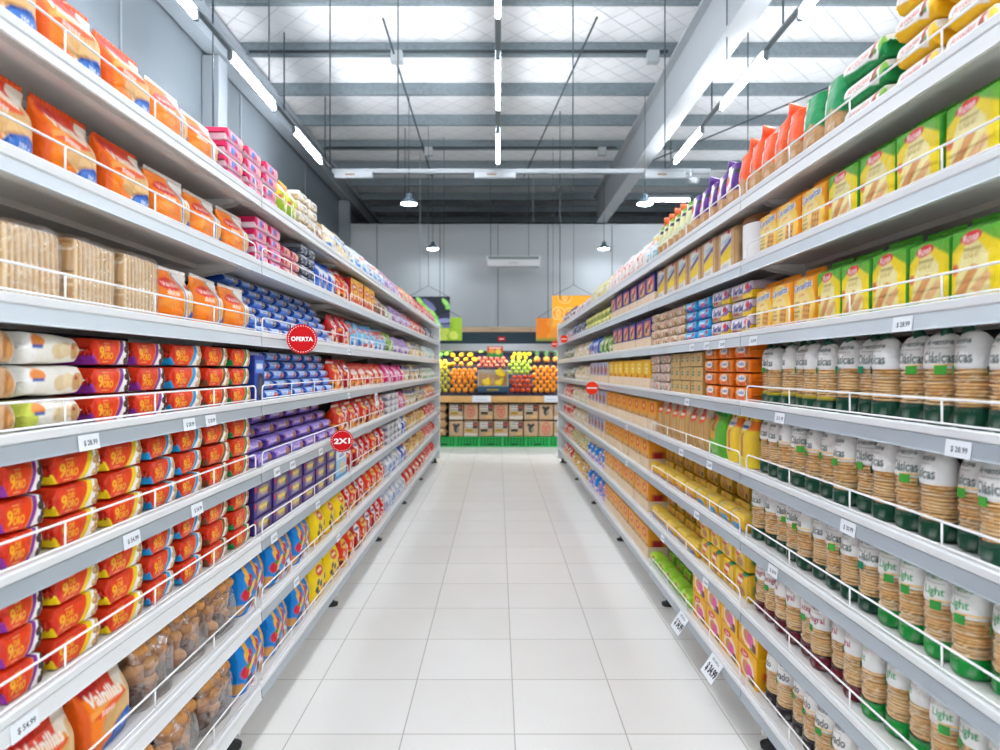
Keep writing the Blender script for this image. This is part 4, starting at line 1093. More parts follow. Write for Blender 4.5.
G['magenta_flow'] = flow('wafer_packet', 'wafers', .14, .09, .04, c, ('#b8224a', '#b8224a'), 403, 220, 1, .003, .88, .4)
c = generic(.15, .045, '#232936', '#4a5568', '#b8bcc8', ['#3a4456', '#8a929e', '#1f5aa8'], 16)
G['black_flow'] = flow('biscuit_packet', 'biscuits', .14, .09, .043, c, ('#1c2230', '#1c2230'), 405, 220, 1, .003, .88, .4)
c = generic(.15, .05, '#e2d94a', '#9ab23a', '#f2efc0', ['#c8c23a', '#f6f2c0', '#7a8a3a'], 17)
G['yelgreen_flow'] = flow('snack_packet', 'snacks', .17, .09, .06, c, ('#d0c83a', '#d0c83a'), 407, 180, 1, .004, .86, .5)
c = generic(.15, .05, '#c4c3c4', '#8a92a8', '#e6e6e6', ['#b0b0b4', '#dcdce0', '#7a88b8'], 18)
G['grey_flow'] = flow('biscuit_packet', 'biscuits', .2, .1, .05, c, ('#b8b8bc', '#b8b8bc'), 409, 180, 1, .003, .88, .4)

# toast loaf in a clear bag: slices, bag, crimped end
def toast():
    V = []
    for s in range(2):
        w, d, h = .158, .12, .143
        c = Canvas(w, h, '#fbe2bb', 420)
        n = 10
        for i in range(n):
            c.rect(i / n, 0, (i + .18) / n, 1, '#cf9f64'); c.rect((i + .18) / n, 0, (i + .34) / n, 1, '#ecc792')
        c.specks(220, ['#f2d2a0', '#fdecd0', '#eec890'], .001, .003, 3 + s)
        top = Canvas(w, .05, '#e8bc80', 200)
        for i in range(n): top.rect(i / n, 0, (i + .25) / n, 1, '#b07c44')
        bx = d_box(w, d, h, .014)
        wv = Waves(500 + s, 8, 10, 50)
        def dfm(p, bx=bx, wv=wv):
            q = bx(p); k = 1 - .06 * (.5 + .5 * np.cos(2 * PI * n * (p[:, 0] + 1) / 2)) ** 3
            q[:, 1] *= k; zz = q[:, 2]; q[:, 2] = zz * (1 - (1 - k) * (zz > h * .5)); q[:, 1] += wv(q) * .003
            return q
        body = grid_body('toast_loaf', w, d, h, dfm, c, None, top, res=560, dres=70, mat='printed_paper')
        W2, D2, H2 = .172, .13, .154
        b2 = d_box(W2, D2, H2, .02); w2 = Waves(520 + s, 12, 30, 110)
        def df2(p, b2=b2, w2=w2):
            q = b2(p); q[:, 1] += w2(q) * .005 * p[:, 1]; q[:, 2] += w2(q * 1.3) * .009 * (q[:, 2] > .05); q[:, 0] = np.clip(q[:, 0] * (1 - .1 * (q[:, 2] > .125)), -W2 / 2, W2 / 2); q[:, 2] = np.maximum(q[:, 2], 0); return q
        film = grid_body('clear_bag', W2, D2, H2, df2, Canvas(.1, .1, '#ffffff', 50), res=220, dres=120, mat='toast_wrap')
        fin = MB().tube([(.07, 0, H2 - .012), (.078, .004, H2 - .004), (.083, -.004, H2 + .006)], [.010, .006, .012], 8).mesh('twisted_end'); fin.materials.append(MATS['crinkled_wrap'])
        V.append([('toast_bag', None, None, None, None, None), ('toast_loaf', body, None, 0, (0, 0, .003), None), ('clear_bag', film, None, 0, None, None), ('twisted_end', fin, None, 0, None, None)])
    return Prod('toast_bag', 'toast', .175, .13, .165, V)
G['toast'] = toast()

# muffins in a clear crinkled bag
def muffins():
    V = []
    for s in range(2):
        g = random.Random(600 + s)
        c = Canvas(.2, .06, '#cf8f52', 220); c.rect(0, 0, 1, .5, '#a86c40'); c.rect(0, .8, 1, 1, '#e3a663'); c.specks(120, ['#b87840', '#dca768', '#8a5428'], .001, .004, s)
        prof = [(.0, 0), (.022, 0), (.027, .018), (.030, .026), (.034, .032), (.033, .042), (.026, .052), (.014, .058), (0, .06)]
        wv = Waves(610 + s, 8, 40, 160)
        def wob(v):
            v = v.copy(); v *= (1 + wv(v) * .07)[:, None]; return v
        prof = [(r * .84, z * .84) for r, z in prof]
        m = lathe_ink('muffin', prof, 26, c, 0, .051, wob, 'printed_paper')
        c2 = Canvas(.2, .06, '#5a3a26', 220); c2.specks(120, ['#6e4a30', '#45291a', '#835838'], .001, .004, s)
        m2 = lathe_ink('muffin', prof, 26, c2, 0, .051, wob, 'printed_paper')
        nodes = [('muffin_bag', None, None, None, None, None)]
        for zz in range(3):
            for k in range(3):
                for yy in range(2):
                    nodes.append(('muffin', m2 if g.random() < .25 else m, None, 0, (-.058 + .058 * k + g.uniform(-.004, .004), -.03 + .06 * yy, .010 + .05 * zz), (g.uniform(-.35, .35), g.uniform(-.35, .35), g.uniform(0, 6))))
        W2, D2, H2 = .2, .145, .19
        w2 = Waves(630 + s, 14, 25, 90); b0 = d_bag(W2, D2, H2, 640 + s, .0, 0, .3, .95)
        def df2(p, w2=w2, b0=b0):
            q = b0(p); n = w2(q) * .016; q[:, 1] += n * p[:, 1]; q[:, 0] = np.clip(q[:, 0] + n * .3, -W2 / 2, W2 / 2); q[:, 1] = np.clip(q[:, 1], -D2 / 2, D2 / 2); q[:, 2] = np.clip(q[:, 2], 0, H2); return q
        film = grid_body('clear_bag', W2, D2, H2, df2, Canvas(.1, .1, '#ffffff', 50), res=200, dres=120, mat='crinkled_wrap')
        nodes.append(('clear_bag', film, None, 0, None, None))
        V.append(nodes)
    return Prod('muffin_bag', 'muffins', .205, .15, .19, V)
G['muffin'] = muffins()

# round crackers in a clear bag with a printed top and a coloured foot
def cracker_bag(kind):
    foot, ink, word, sub = {'green': ('#0d4a34', '#2d4a44', 'Clásicas', 'Argentina'), 'light': ('#159a3e', '#3f9a5c', 'Light', 'Argentina'),
                            'maroon': ('#6e1428', '#a83a52', 'Integral', 'Argentina'), 'black': ('#2a1e24', '#33353c', 'Salvado', 'Argentina'), 'yellow': ('#0d4a34', '#2d4a44', 'Clásicas', 'Argentina')}[kind]
    V = []
    H = .2
    for s in range(3 if kind in ('green', 'light') else 2):
        g = random.Random(700 + s + len(kind)); nn = 12
        prof = []; z = .04; hz = .088 / nn
        for i in range(nn):
            r = .0365 + g.uniform(-.002, .0012)
            prof += [(r - .007, z), (r - .006, z + hz * .16), (r - .0012, z + hz * .34), (r, z + hz * .6), (r - .0015, z + hz * .88)]; z += hz
        prof = [(0, .04)] + prof + [(.03, z), (0, z)]
        c = Canvas(.25, .09, '#ffd18a', 420)
        for i in range(nn):
            v0 = i / nn; c.rect(0, v0, 1, v0 + .24 / nn, '#8a5420'); c.rect(0, v0 + .5 / nn, 1, v0 + .9 / nn, g.choice(['#ffd796', '#ffe4b4', '#f8c078']))
        c.specks(260, ['#e0ae6c', '#fbe8c6', '#d69c56'], .001, .004, s)
        wv = Waves(720 + s, 6, 20, 50); tl = g.uniform(-.05, .05)
        offs = np.array([g.uniform(-.002, .002) for _ in range(200)])
        def wob(v, wv=wv, tl=tl, offs=offs):
            v = v.copy(); i = np.clip(((v[:, 2] - .04) / hz).astype(int), 0, nn - 1)
            v[:, 0] += offs[i]; v[:, 1] += offs[i + 50]; v[:, 2] += v[:, 0] * offs[i + 100] * 30 + wv(v) * .002; return v
        roll = lathe_ink('cracker_roll', prof, 30, c, .04, .128, wob, 'printed_paper')
        # printed top of the bag
        c = Canvas(.25, .078, '#eceae8', 520)
        for u in (0, .5, 1.0):
            c.text(sub, u, .70, .19, ink, .2, .02, .04, fit=.27); c.rect(u - .1, .56, u + .1, .58, ink)
            c.text(word, u, .30, .30, ink, .0, .022, 0, fit={'Light': .2, 'Integral': .27}.get(word, .29))
        c.rect(0, .94, 1, 1, foot, .55)
        w3 = Waves(740 + s, 14, 30, 110); sx = g.uniform(-.006, .006); sy = g.uniform(-.006, .006)
        def wtop(v, w3=w3, sx=sx, sy=sy):
            v = v.copy(); t = (v[:, 2] - .118) / .078
            n = 1 + w3(v) * .16; v[:, 0] *= n; v[:, 1] *= n
            k = np.clip(1 - np.abs(v[:, 0]) * 0, 0, 1)
            v[:, 1] *= 1 - .35 * np.clip(t, 0, 1) ** 2; v[:, 0] += sx * np.clip(t, 0, 1); v[:, 1] += sy * np.clip(t, 0, 1); return v
        tp = [(.0388, .118), (.0392, .124), (.0385, .14), (.0385, .155), (.037, .168), (.033, .178), (.026, .186), (.017, .191), (.010, .194)]
        tp = [(tp[i][0] * (1 - f) + tp[i + 1][0] * f, tp[i][1] * (1 - f) + tp[i + 1][1] * f) for i in range(len(tp) - 1) for f in (0, .2, .4, .6, .8)] + [tp[-1]]
        label = lathe_ink('printed_top', tp, 120, c, .118, .194, wtop)
        # gathered tail
        mb = MB().tube([(sx, sy, .186), (sx * 1.4, sy - .004, .192), (sx * 2 + .008, sy - .012, .193)], [.011, .008, .013], 10)
        tail = mb.mesh('gathered_tail'); tail.materials.append(plain('tail_' + foot[1:], foot, .35, bump=.6, bscale=70))
        # clear sleeve with creases
        cs = Canvas(.1, .1, '#ffffff', 40)
        sl = lathe_ink('clear_sleeve', [(.0394, .03), (.0402, .045), (.0405, .07), (.0403, .1), (.0396, .122)], 40, cs, .03, .122, lambda v, w3=w3: v * np.array([1, 1, 1]) + np.stack([v[:, 0], v[:, 1], 0 * v[:, 0]], 1) * (w3(v * 1.3) * .045)[:, None], 'clear_wrap')
        # coloured foot
        c = Canvas(.25, .042, foot, 300)
        gg = random.Random(760 + s)
        for q in range(7): c.rect(q / 7 + .02, .45, q / 7 + .1, .62, '#dfe8e0', .75); c.rect(q / 7 + .02, .25, q / 7 + .085, .33, '#dfe8e0', .5)
        if kind == 'yellow': c.rect(0, .82, 1, 1, '#f2d51f')
        ft = lathe_ink('printed_foot', [(.0, 0.0), (.03, 0.0), (.037, .004), (.0398, .014), (.0396, .03), (.0392, .042)], 36, c, 0, .042, lambda v, w3=w3: v + np.stack([v[:, 0], v[:, 1], 0 * v[:, 0]], 1) * (w3(v * 1.7) * .05)[:, None])
        # green price seal on the shoulder of the sleeve
        a = g.uniform(-.9, .9); R = .0412
        pts = [(R * math.sin(a + da), -R * math.cos(a + da), zz) for zz in (.106, .124) for da in (-.28, -.14, 0, .14, .28)]
        Q = np.array([[i, i + 1, i + 6, i + 5] for i in range(4)])
        col = '#3a9a44' if kind != 'green' else g.choice(['#1f8f62', '#4aa63c'])
        pv = np.array(pts); pv2 = pv * np.array([.985, .985, 1])
        VV = np.concatenate([pv, pv2]); QQ = np.concatenate([Q, Q[:, ::-1] + 10])
        seal = ink_mesh('green_sticker', VV, QQ, np.tile(np.array(lin(col)), (len(QQ) * 4, 1)), 'printed_paper')
        nodes = [('cracker_bag', None, None, None, None, None), ('cracker_roll', roll, None, 0, None, None), ('printed_top', label, None, 0, None, None), ('gathered_tail', tail, None, 0, None, None),
                 ('clear_sleeve', sl, None, 0, None, None), ('printed_foot', ft, None, 0, None, None), ('green_sticker', seal, None, 0, None, None)]
        V.append(nodes)
    return Prod('cracker_bag', 'crackers', .083, .083, .2, V)
for k in ('green', 'light', 'maroon', 'black', 'yellow'): G['cracker_' + k] = cracker_bag(k)

# brown round crackers in a clear upright pack with a white label
def cracker_pack():
    c = Canvas(.25, .165, '#8a5a34', 260)
    for i in range(24): c.rect(0, i / 24, 1, (i + .4) / 24, '#6a4022')
    body = lathe_ink('cracker_roll', [(0, 0), (.08, 0), (.084, .006), (.084, .16), (.078, .168), (0, .168)], 40, c, 0, .168, None, 'printed_paper')
    c = Canvas(.2, .13, '#efeeee', 330); [(c.ell(u, .76, .06, .2, '#c4202c'), c.text('Salvado', u, .32, .14, '#c4202c', 0, .02, fit=.2), c.ell(u + .06, .5, .03, .08, '#c98a4a')) for u in (.17, .5, .83)]; c.rect(0, 0, .05, 1, '#3f9ad8'); c.rect(.31, 0, .36, 1, '#3f9ad8'); c.rect(.64, 0, .69, 1, '#3f9ad8')
    th = [(.0848, .02), (.0849, .14)]
    lab = lathe_ink('paper_label', th, 40, c, .02, .14, None, 'printed_paper')
    return Prod('cracker_pack', 'crackers', .175, .17, .168, [[('cracker_pack', None, None, None, None, None), ('cracker_roll', body, None, 0, None, None), ('paper_label', lab, None, 0, None, None)]])
G['cracker_pack'] = cracker_pack()
# ================================================================== stocking the shelves
COUNT = {}
LAYN = {1: [''], 2: ['lower', 'upper'], 3: ['bottom', 'middle', 'top']}
def layer_name(i, n):
    if n in LAYN: return LAYN[n][i]
    return 'bottom' if i == 0 else 'top' if i == n - 1 else ORD[i]

def yl(px): return .842 * F / (CX - px)
def yr(px): return .862 * F / (px - CX)

JIT = random.Random(31)
def fill(side, shelf, key, ya, yb, look, layers=1, n=None, df=.022, step=0.0, sname=None, jit=1.0, zoff=0, squash=None, minus=None):
    """stock a stretch of shelf from ya to yb with one kind of pack; shelf 1..8 from the top"""
    mix = [G[q] for q in (key if isinstance(key, tuple) else (key,))]; P = mix[0]; s = shelf - 1
    W = yb - ya
    if n is None: n = max(1, int(round(W / (P.w + .004))))
    pitch = W / n; gap = .004 if P.w < .25 else .006
    sx = min(1.3, (pitch - gap) / P.w)
    x0 = XL if side < 0 else XR
    sd = 'left' if side < 0 else 'right'
    ck = (side, shelf, look)
    c0 = COUNT.get(ck, 0)
    rad = P.name in ('cracker_bag',)
    for i in range(n):
        for L in range(layers):
            if minus and (i, L) in minus: continue
            yc = ya + (i + .5) * pitch
            z = ZT[s] - .003 + L * (P.h + .0015) + zoff
            dd = df + step * L + P.d / 2 + JIT.uniform(0, .006) * jit
            rz = (PI / 2 if side < 0 else -PI / 2) + JIT.uniform(-1, 1) * .018 * jit
            sc = (sx * JIT.uniform(.97, 1), 1, JIT.uniform(.965, 1.0))
            ty = 0
            if P.name.endswith('_bag') and not rad and layers == 1: 
                ty = JIT.uniform(-1, 1) * .03; sc = (sx * .95, 1, JIT.uniform(.93, 1.0)); rz += JIT.uniform(-.05, .05); z += abs(ty) * P.w / 2
            elif P.name == 'biscuit_packet' and P.h > .055: rz += JIT.uniform(-.05, .05); sc = (sx * .965, 1, JIT.uniform(.95, 1.0)); yc += JIT.uniform(-.004, .004)
            if rad:
                rz += JIT.uniform(-.7, .7); q = sx * JIT.uniform(.975, 1.0); sc = (q, q, JIT.uniform(.945, .98))
                dd = df + P.d / 2 * q + JIT.uniform(0, .022)
            loc = (x0 + side * dd, yc + JIT.uniform(-.001, .001) * jit, z)
            num = ordinal(c0 + i + 1)
            if layers == 1: lab = '%s, %s from the near end, %s shelf, %s side' % (look, num, SHELF[s], sd)
            else: lab = '%s, %s column from near, %s layer, %s shelf, %s side' % (look, num, layer_name(L, layers), SHELF[s], sd)
            place(JIT.choice(mix), JIT.randrange(9), loc, rz, lab, '%s on the %s shelf, %s side' % (look, SHELF[s], sd), sc, (0, ty))
    COUNT[ck] = c0 + n

def FL(shelf, key, a, b, look, layers=1, **k): fill(-1, shelf, key, yl(a), yl(b), look, layers, **k)
def FR(shelf, key, a, b, look, layers=1, **k): fill(1, shelf, key, yr(a), yr(b), look, layers, **k)

RS = ('red_snack0', 'red_snack1', 'red_snack2')
V1, V2 = 'orange sponge biscuit bag, blue foot', 'orange and white sponge biscuit bag'
# ---- left side, top shelf
fill(-1, 1, 'vanilla', 1.01, 1.583, V1, n=3)
FL(1, 'vanilla_small', 158.5, 224, V2, n=2)
FL(1, 'pink', 224.5, 279, 'pink wafer packet', 4, n=3)
fill(-1, 1, 'pink', 1.60, 2.06, 'pink wafer packet behind', 5, n=3, df=.15)
FL(1, 'lime_bag', 279.5, 298, 'lime yellow snack bag', n=2)
FL(1, 'beige_flow', 298.5, 318, 'cream wafer packet', 4, n=2)
FL(1, 'red_tan_box', 318.5, 330, 'dark red and tan biscuit box', n=2, df=.06)
FL(1, 'yellowwhite_bag', 330.5, 353, 'yellow and white snack bag', n=4)
FL(1, 'bluewhite_bag', 353.5, 386, 'blue and white snack bag', n=6)
FL(1, 'purple_bag', 386.5, 400, 'purple snack bag', n=4)
FL(1, 'orange_bag', 400.5, 413, 'orange snack bag', n=5)
FL(1, 'redwhite_bag', 413.5, 435, 'red and white snack bag', n=9)
# second
fill(-1, 2, 'vanilla', 1.01, 1.583, V1, n=3)
FL(2, 'vanilla_small', 158.5, 253, V2, n=3)
FL(2, 'pink', 254, 282, 'pink wafer packet', 4, n=2)
FL(2, 'magenta_flow', 283, 300, 'magenta wafer packet', 3, n=2)
FL(2, 'black_flow', 300.5, 316, 'black biscuit packet', 4, n=2)
FL(2, 'blue_bag', 316.5, 336, 'blue snack bag', n=3)
FL(2, RS, 336.5, 351, 'red snack bag', n=3)
FL(2, 'yellow_red_box', 351.5, 374, 'yellow and red biscuit box', n=4)
FL(2, 'brown_bag', 374.5, 386, 'brown snack bag', n=3)
FL(2, 'greenwhite_bag', 386.5, 393, 'green and white snack bag', n=2)
FL(2, 'purple_bag', 393.5, 411, 'purple snack bag', n=6)
FL(2, 'redorange_bag', 411.5, 425, 'red and tan snack bag', n=5)
FL(2, 'navy_bag', 425.5, 435, 'navy snack bag', n=6)
# third
FL(3, 'toast', 0, 162.5, 'clear bag of toast slices', n=3)
FL(3, 'vanilla_small', 163, 253, V2, n=3)
FL(3, 'roll_brown', 254.5, 334, 'blue biscuit roll with brown cookie', 6, n=7, step=.022)
FL(3, RS, 334.5, 352, 'red snack bag', n=3)
FL(3, 'lightblue_bag', 352.5, 386, 'light blue snack bag', n=6)
FL(3, 'green_bag', 386.5, 395, 'green snack bag', n=2)
FL(3, 'purple_bag', 395.5, 411, 'purple snack bag', n=5)
FL(3, 'yellownavy_bag', 411.5, 424, 'beige and navy snack bag', n=5)
FL(3, 'teal_bag', 424.5, 435, 'white and teal snack bag', n=6)
# fourth
FL(4, 'roll_bag', 0, 19, 'brown bread roll bag', 3, n=1)
FL(4, 'cream', 19.5, 90, 'cream sliced bread bag', 3, n=1, minus={(0, 0)})
fill(-1, 4, 'cream_green', yl(19.5), yl(90), 'cream and lime sliced bread bag', 1, n=1)
OR = {k: 'red biscuit packet with %s stripe' % k for k in ('purple', 'yellow', 'blue', 'brown', 'green')}
FL(4, 'oro_purple', 90.5, 169, OR['purple'], 3, n=2)
FL(4, 'oro_blue', 169.2, 205, OR['blue'], 3, n=1)
FL(4, 'oro_brown', 205.2, 231, OR['brown'], 3, n=1)
FL(4, 'oro_green', 231.2, 252, OR['green'], 3, n=1)
FL(4, 'blue_upright', 253, 264, 'dark blue upright biscuit box', n=1)
FL(4, 'roll_red', 264.5, 334, 'blue biscuit roll with red fruit', 5, n=6, step=.015)
FL(4, RS, 334.5, 352, 'red snack bag', n=3)
FL(4, 'redorange_bag', 352.5, 386, 'red and orange snack bag', n=5)
FL(4, 'pink_bag', 386.5, 405, 'pink snack bag', n=5)
FL(4, 'yellownavy_bag', 405.5, 425, 'beige and navy snack bag', n=6)
FL(4, 'greenwhite_bag', 425.5, 435, 'green and white snack bag', n=6)
# fifth and sixth
for s in (5, 6):
    FL(s, 'oro_purple', 0, 49.5, OR['purple'], 3, n=1)
    FL(s, 'oro_yellow', 50, 148, OR['yellow'], 3, n=2)
    FL(s, 'oro_blue', 148.2, 205, OR['blue'], 3, n=2)
    FL(s, 'oro_brown', 205.2, 231, OR['brown'], 3, n=1)
    FL(s, 'oro_green', 231.2, 252, OR['green'], 3, n=1)
FL(5, 'lilac', 254.5, 338, 'lilac cookie packet', 4, n=6, step=.03)
FL(5, RS, 338.5, 362, 'red snack bag', n=4)
FL(5, RS, 362.2, 386, 'red printed snack bag', n=5)
FL(5, 'grey_flow', 386.5, 399, 'grey biscuit packet', 3, n=3)
FL(5, 'pink_bag', 399.5, 407, 'pink snack bag', n=3)
FL(5, 'yellownavy_bag', 407.5, 425, 'beige and navy snack bag', n=6)
FL(5, 'orange_bag', 425.5, 435, 'orange snack bag', n=6)
FL(6, 'purple_box', 253.5, 336, 'dark purple biscuit box', 3, n=6)
FL(6, 'lightblue_box', 336.5, 347, 'light blue milk biscuit box', n=1)
FL(6, RS, 347.5, 386, 'red snack bag', n=7)
FL(6, 'grey_flow', 386.5, 402, 'grey biscuit packet', 3, n=4)
FL(6, 'blue_bag', 402.5, 407, 'blue snack bag', n=2)
FL(6, 'yellowbrown_bag', 407.5, 425, 'yellow and brown snack bag', n=6)
FL(6, 'redwhite_bag', 425.5, 435, 'red and white snack bag', n=6)
# seventh and bottom
fill(-1, 7, 'vanilla', 1.135, 1.505, V1, n=2)
FL(7, 'muffin', 141, 241, 'clear bag of muffins', n=3)
FL(7, 'fruit', 242, 315, 'bright blue fruit biscuit bag', n=3)
FL(7, 'yellow_kids', 315.5, 347, 'yellow cookie bag', n=3)
FL(7, RS, 347.5, 366, 'red snack bag', n=4)
FL(7, RS, 366.2, 386, 'red printed snack bag', n=4)
FL(7, 'clearblue_bag', 386.5, 402, 'pale blue snack bag', n=5)
FL(7, 'blue_bag', 402.5, 407, 'blue snack bag', n=2)
FL(7, 'yellowbrown_bag', 407.5, 425, 'yellow and brown snack bag', n=6)
FL(7, 'redwhite_bag', 425.5, 435, 'red and white snack bag', n=6)
FL(8, 'muffin', 112, 241, 'clear bag of muffins', n=3)
FL(8, 'fruit', 242, 314, 'bright blue fruit biscuit bag', n=3)
FL(8, 'yellow_kids', 314.5, 342, 'yellow cookie bag', n=2)
FL(8, RS, 342.5, 386, 'red snack bag', n=8)
FL(8, 'clearblue_bag', 386.5, 406, 'pale blue snack bag', n=6)
FL(8, 'redorange_bag', 406.5, 425, 'orange and white snack bag', n=6)
FL(8, 'redwhite_bag', 425.5, 435, 'red and white snack bag', n=6)

# ---- right side, top shelf
FR(1, 'rice_yellow', 1002, 890, 'yellow and white rice snack packet', 4, n=2)
FR(1, 'rice_green', 889.5, 839, 'green and white rice snack packet', 3, n=1)
FR(1, 'kraft_green', 838.5, 800, 'green rice cake bag', n=2)
FR(1, 'kraft_orange', 799.5, 736, 'orange rice cake bag', n=5)
FR(1, 'kraft_purple', 735.5, 690, 'purple tipped rice cake bag', n=5)
FR(1, 'kraft_lime', 689.5, 656, 'lime and orange rice cake bag', n=6)
FR(1, 'whiteblue_bag', 655.5, 645, 'white and blue rice cracker bag', n=2)
FR(1, 'dotted_bag', 644.5, 608, 'red dotted rice cracker bag', n=10)
FR(1, 'yelbeige_bag', 607.5, 591, 'yellow and beige snack bag', n=7)
FR(1, 'pinkwhite_bag', 590.5, 574, 'pink and white snack bag', n=7)
FR(1, 'navyorange_bag', 573.5, 563.2, 'navy and orange snack bag', n=5)
# second
GY, CE = 'green and yellow wafer pack', 'orange cereal biscuit pack'
FR(2, 'green_yellow', 1000, 824.5, GY, n=4)
FR(2, 'cereal', 824, 757.5, CE, n=3)
FR(2, 'cracker_pack', 756, 735, 'clear pack of brown crackers', n=1)
FR(2, 'kraft_label', 734, 656, 'kraft cracker pack with yellow label', n=6)
BT = ' biscuit carton'
FR(2, 'box_blue', 655, 610.5, 'blue and red' + BT, n=6)
FR(2, 'yelgreen_flow', 610, 585.5, 'yellow and green snack packet', 2, n=7)
FR(2, 'navy_bag', 585, 573, 'navy snack bag', n=5)
FR(2, 'pinkwhite_bag', 572.5, 563.2, 'pink and white snack bag', n=5)
# third
FR(3, 'green_yellow', 1000, 814, GY, n=5)
FR(3, 'cereal', 813.5, 754, CE, n=3)
FR(3, 'sersal', 752, 710.5, 'white and purple cracker packet', 3, n=2)
FR(3, 'sky', 710, 685, 'sky blue cracker packet', 4, n=2)
FR(3, 'beige_small', 684.5, 651, 'beige cracker packet', 4, n=4)
FR(3, 'box_blue', 650.5, 612, 'blue and red' + BT, n=6)
FR(3, 'green_bag', 611.5, 598.5, 'green snack bag', n=3)
FR(3, 'blue_bag', 598, 588.5, 'blue snack bag', n=4)
FR(3, 'beigeclear_bag', 588, 574, 'pale beige snack bag', n=6)
FR(3, 'darkgreen_bag', 573.5, 563.2, 'dark green and white snack bag', n=5)
# fourth
CB = 'cracker bag with %s foot'
FR(4, 'cracker_green', 1003, 826, CB % 'dark green', n=7)
FR(4, 'cracker_yellow', 825.5, 752, CB % 'yellow banded', n=6)
FR(4, 'orange_sq', 751, 703.5, 'orange biscuit packet', 4, n=3)
FR(4, 'kraft_box', 703, 670.5, 'kraft cracker box', 3, n=3)
FR(4, 'grey_pink', 670, 650.5, 'grey and pink cracker packet', 4, n=2)
FR(4, 'box_yellow', 650, 608.5, 'yellow' + BT, n=7)
FR(4, 'box_bluewhite', 608, 590, 'blue and white' + BT, n=5)
FR(4, 'beigeclear_bag', 589.5, 574, 'pale beige snack bag', n=6)
FR(4, 'darkgreen_bag', 573.5, 563.2, 'dark green and white snack bag', n=5)
# fifth
FR(5, 'cracker_green', 1003, 750, CB % 'dark green', n=13)
FR(5, 'stick_yellow', 748, 723, 'yellow breadstick bag', n=2)
FR(5, 'stick_green', 722.5, 707, 'green breadstick bag', n=1)
FR(5, 'stick_clear', 706.5, 656, 'clear breadstick bag with orange label', n=6)
FR(5, 'box_brown', 655.5, 606.5, 'orange and brown' + BT, n=8)
FR(5, 'box_bluewhite', 606, 588.5, 'blue and white' + BT, n=5)
FR(5, 'beigeclear_bag', 588, 572, 'pale beige snack bag', n=7)
FR(5, 'redwhite_bag', 571.5, 563.2, 'red and white snack bag', n=5)
# sixth
FR(6, 'cracker_light', 1003, 868, CB % 'bright green', n=5)
FR(6, 'cracker_green', 867.5, 746, CB % 'dark green', n=9)
FR(6, 'yb_rollblue', 744, 695, 'front yellow biscuit roll, light blue end', 1, n=4)
FR(6, 'yb_roll', 694.5, 649, 'front yellow biscuit roll, red end', 1, n=5)
fill(1, 6, 'yb_cookie', yr(744), yr(649), 'rear yellow biscuit packet', 2, n=8, df=.115)
FR(6, 'box_brown', 648, 604.5, 'orange and brown' + BT, n=8)
FR(6, 'box_bluewhite', 604, 588.5, 'blue and white' + BT, n=5)
FR(6, 'beigeclear_bag', 588, 572, 'pale beige snack bag', n=7)
FR(6, 'redwhite_bag', 571.5, 563.2, 'red and white snack bag', n=5)
# seventh
FR(7, 'cracker_light', 1003, 852, CB % 'bright green', n=6)
FR(7, 'cracker_maroon', 851.5, 747, CB % 'maroon', n=8)
FR(7, 'yb_tall', 745, 698, 'yellow biscuit pack with green ribbon', 2, n=4, df=.03)
FR(7, 'yb_rollnavy', 697.5, 650, 'front yellow biscuit roll, navy end', 1, n=5)
fill(1, 7, 'yb_cookie', yr(697.5), yr(650), 'rear yellow biscuit packet', 2, n=5, df=.115)
FR(7, 'box_brown', 648, 604.5, 'orange and brown' + BT, n=8)
FR(7, 'bluepink_bag', 604, 586.5, 'blue and pink biscuit bag', n=5)
FR(7, 'greengold_bag', 586, 571, 'green and gold snack bag', n=6)
FR(7, 'redorange_bag', 570.5, 563.2, 'red and orange snack bag', n=4)
# bottom
FR(8, 'cracker_black', 862, 757, CB % 'black', n=7)
FR(8, 'tall_yellow', 755, 691, 'yellow coconut biscuit box', 2, n=4, df=.03)
FR(8, 'lime_roll', 690, 650, 'front lime biscuit roll', 1, n=5)
fill(1, 8, 'lime', yr(690), yr(650), 'rear lime biscuit packet', 2, n=5, df=.12)
FR(8, 'box_brown', 648, 604.5, 'orange and brown' + BT, n=8)
FR(8, 'bluepink_bag', 604, 586.5, 'blue and pink biscuit bag', n=5)
FR(8, 'yellowbrown_bag', 586, 571, 'yellow and brown snack bag', n=6)
FR(8, 'redorange_bag', 570.5, 563.2, 'red and orange snack bag', n=4)

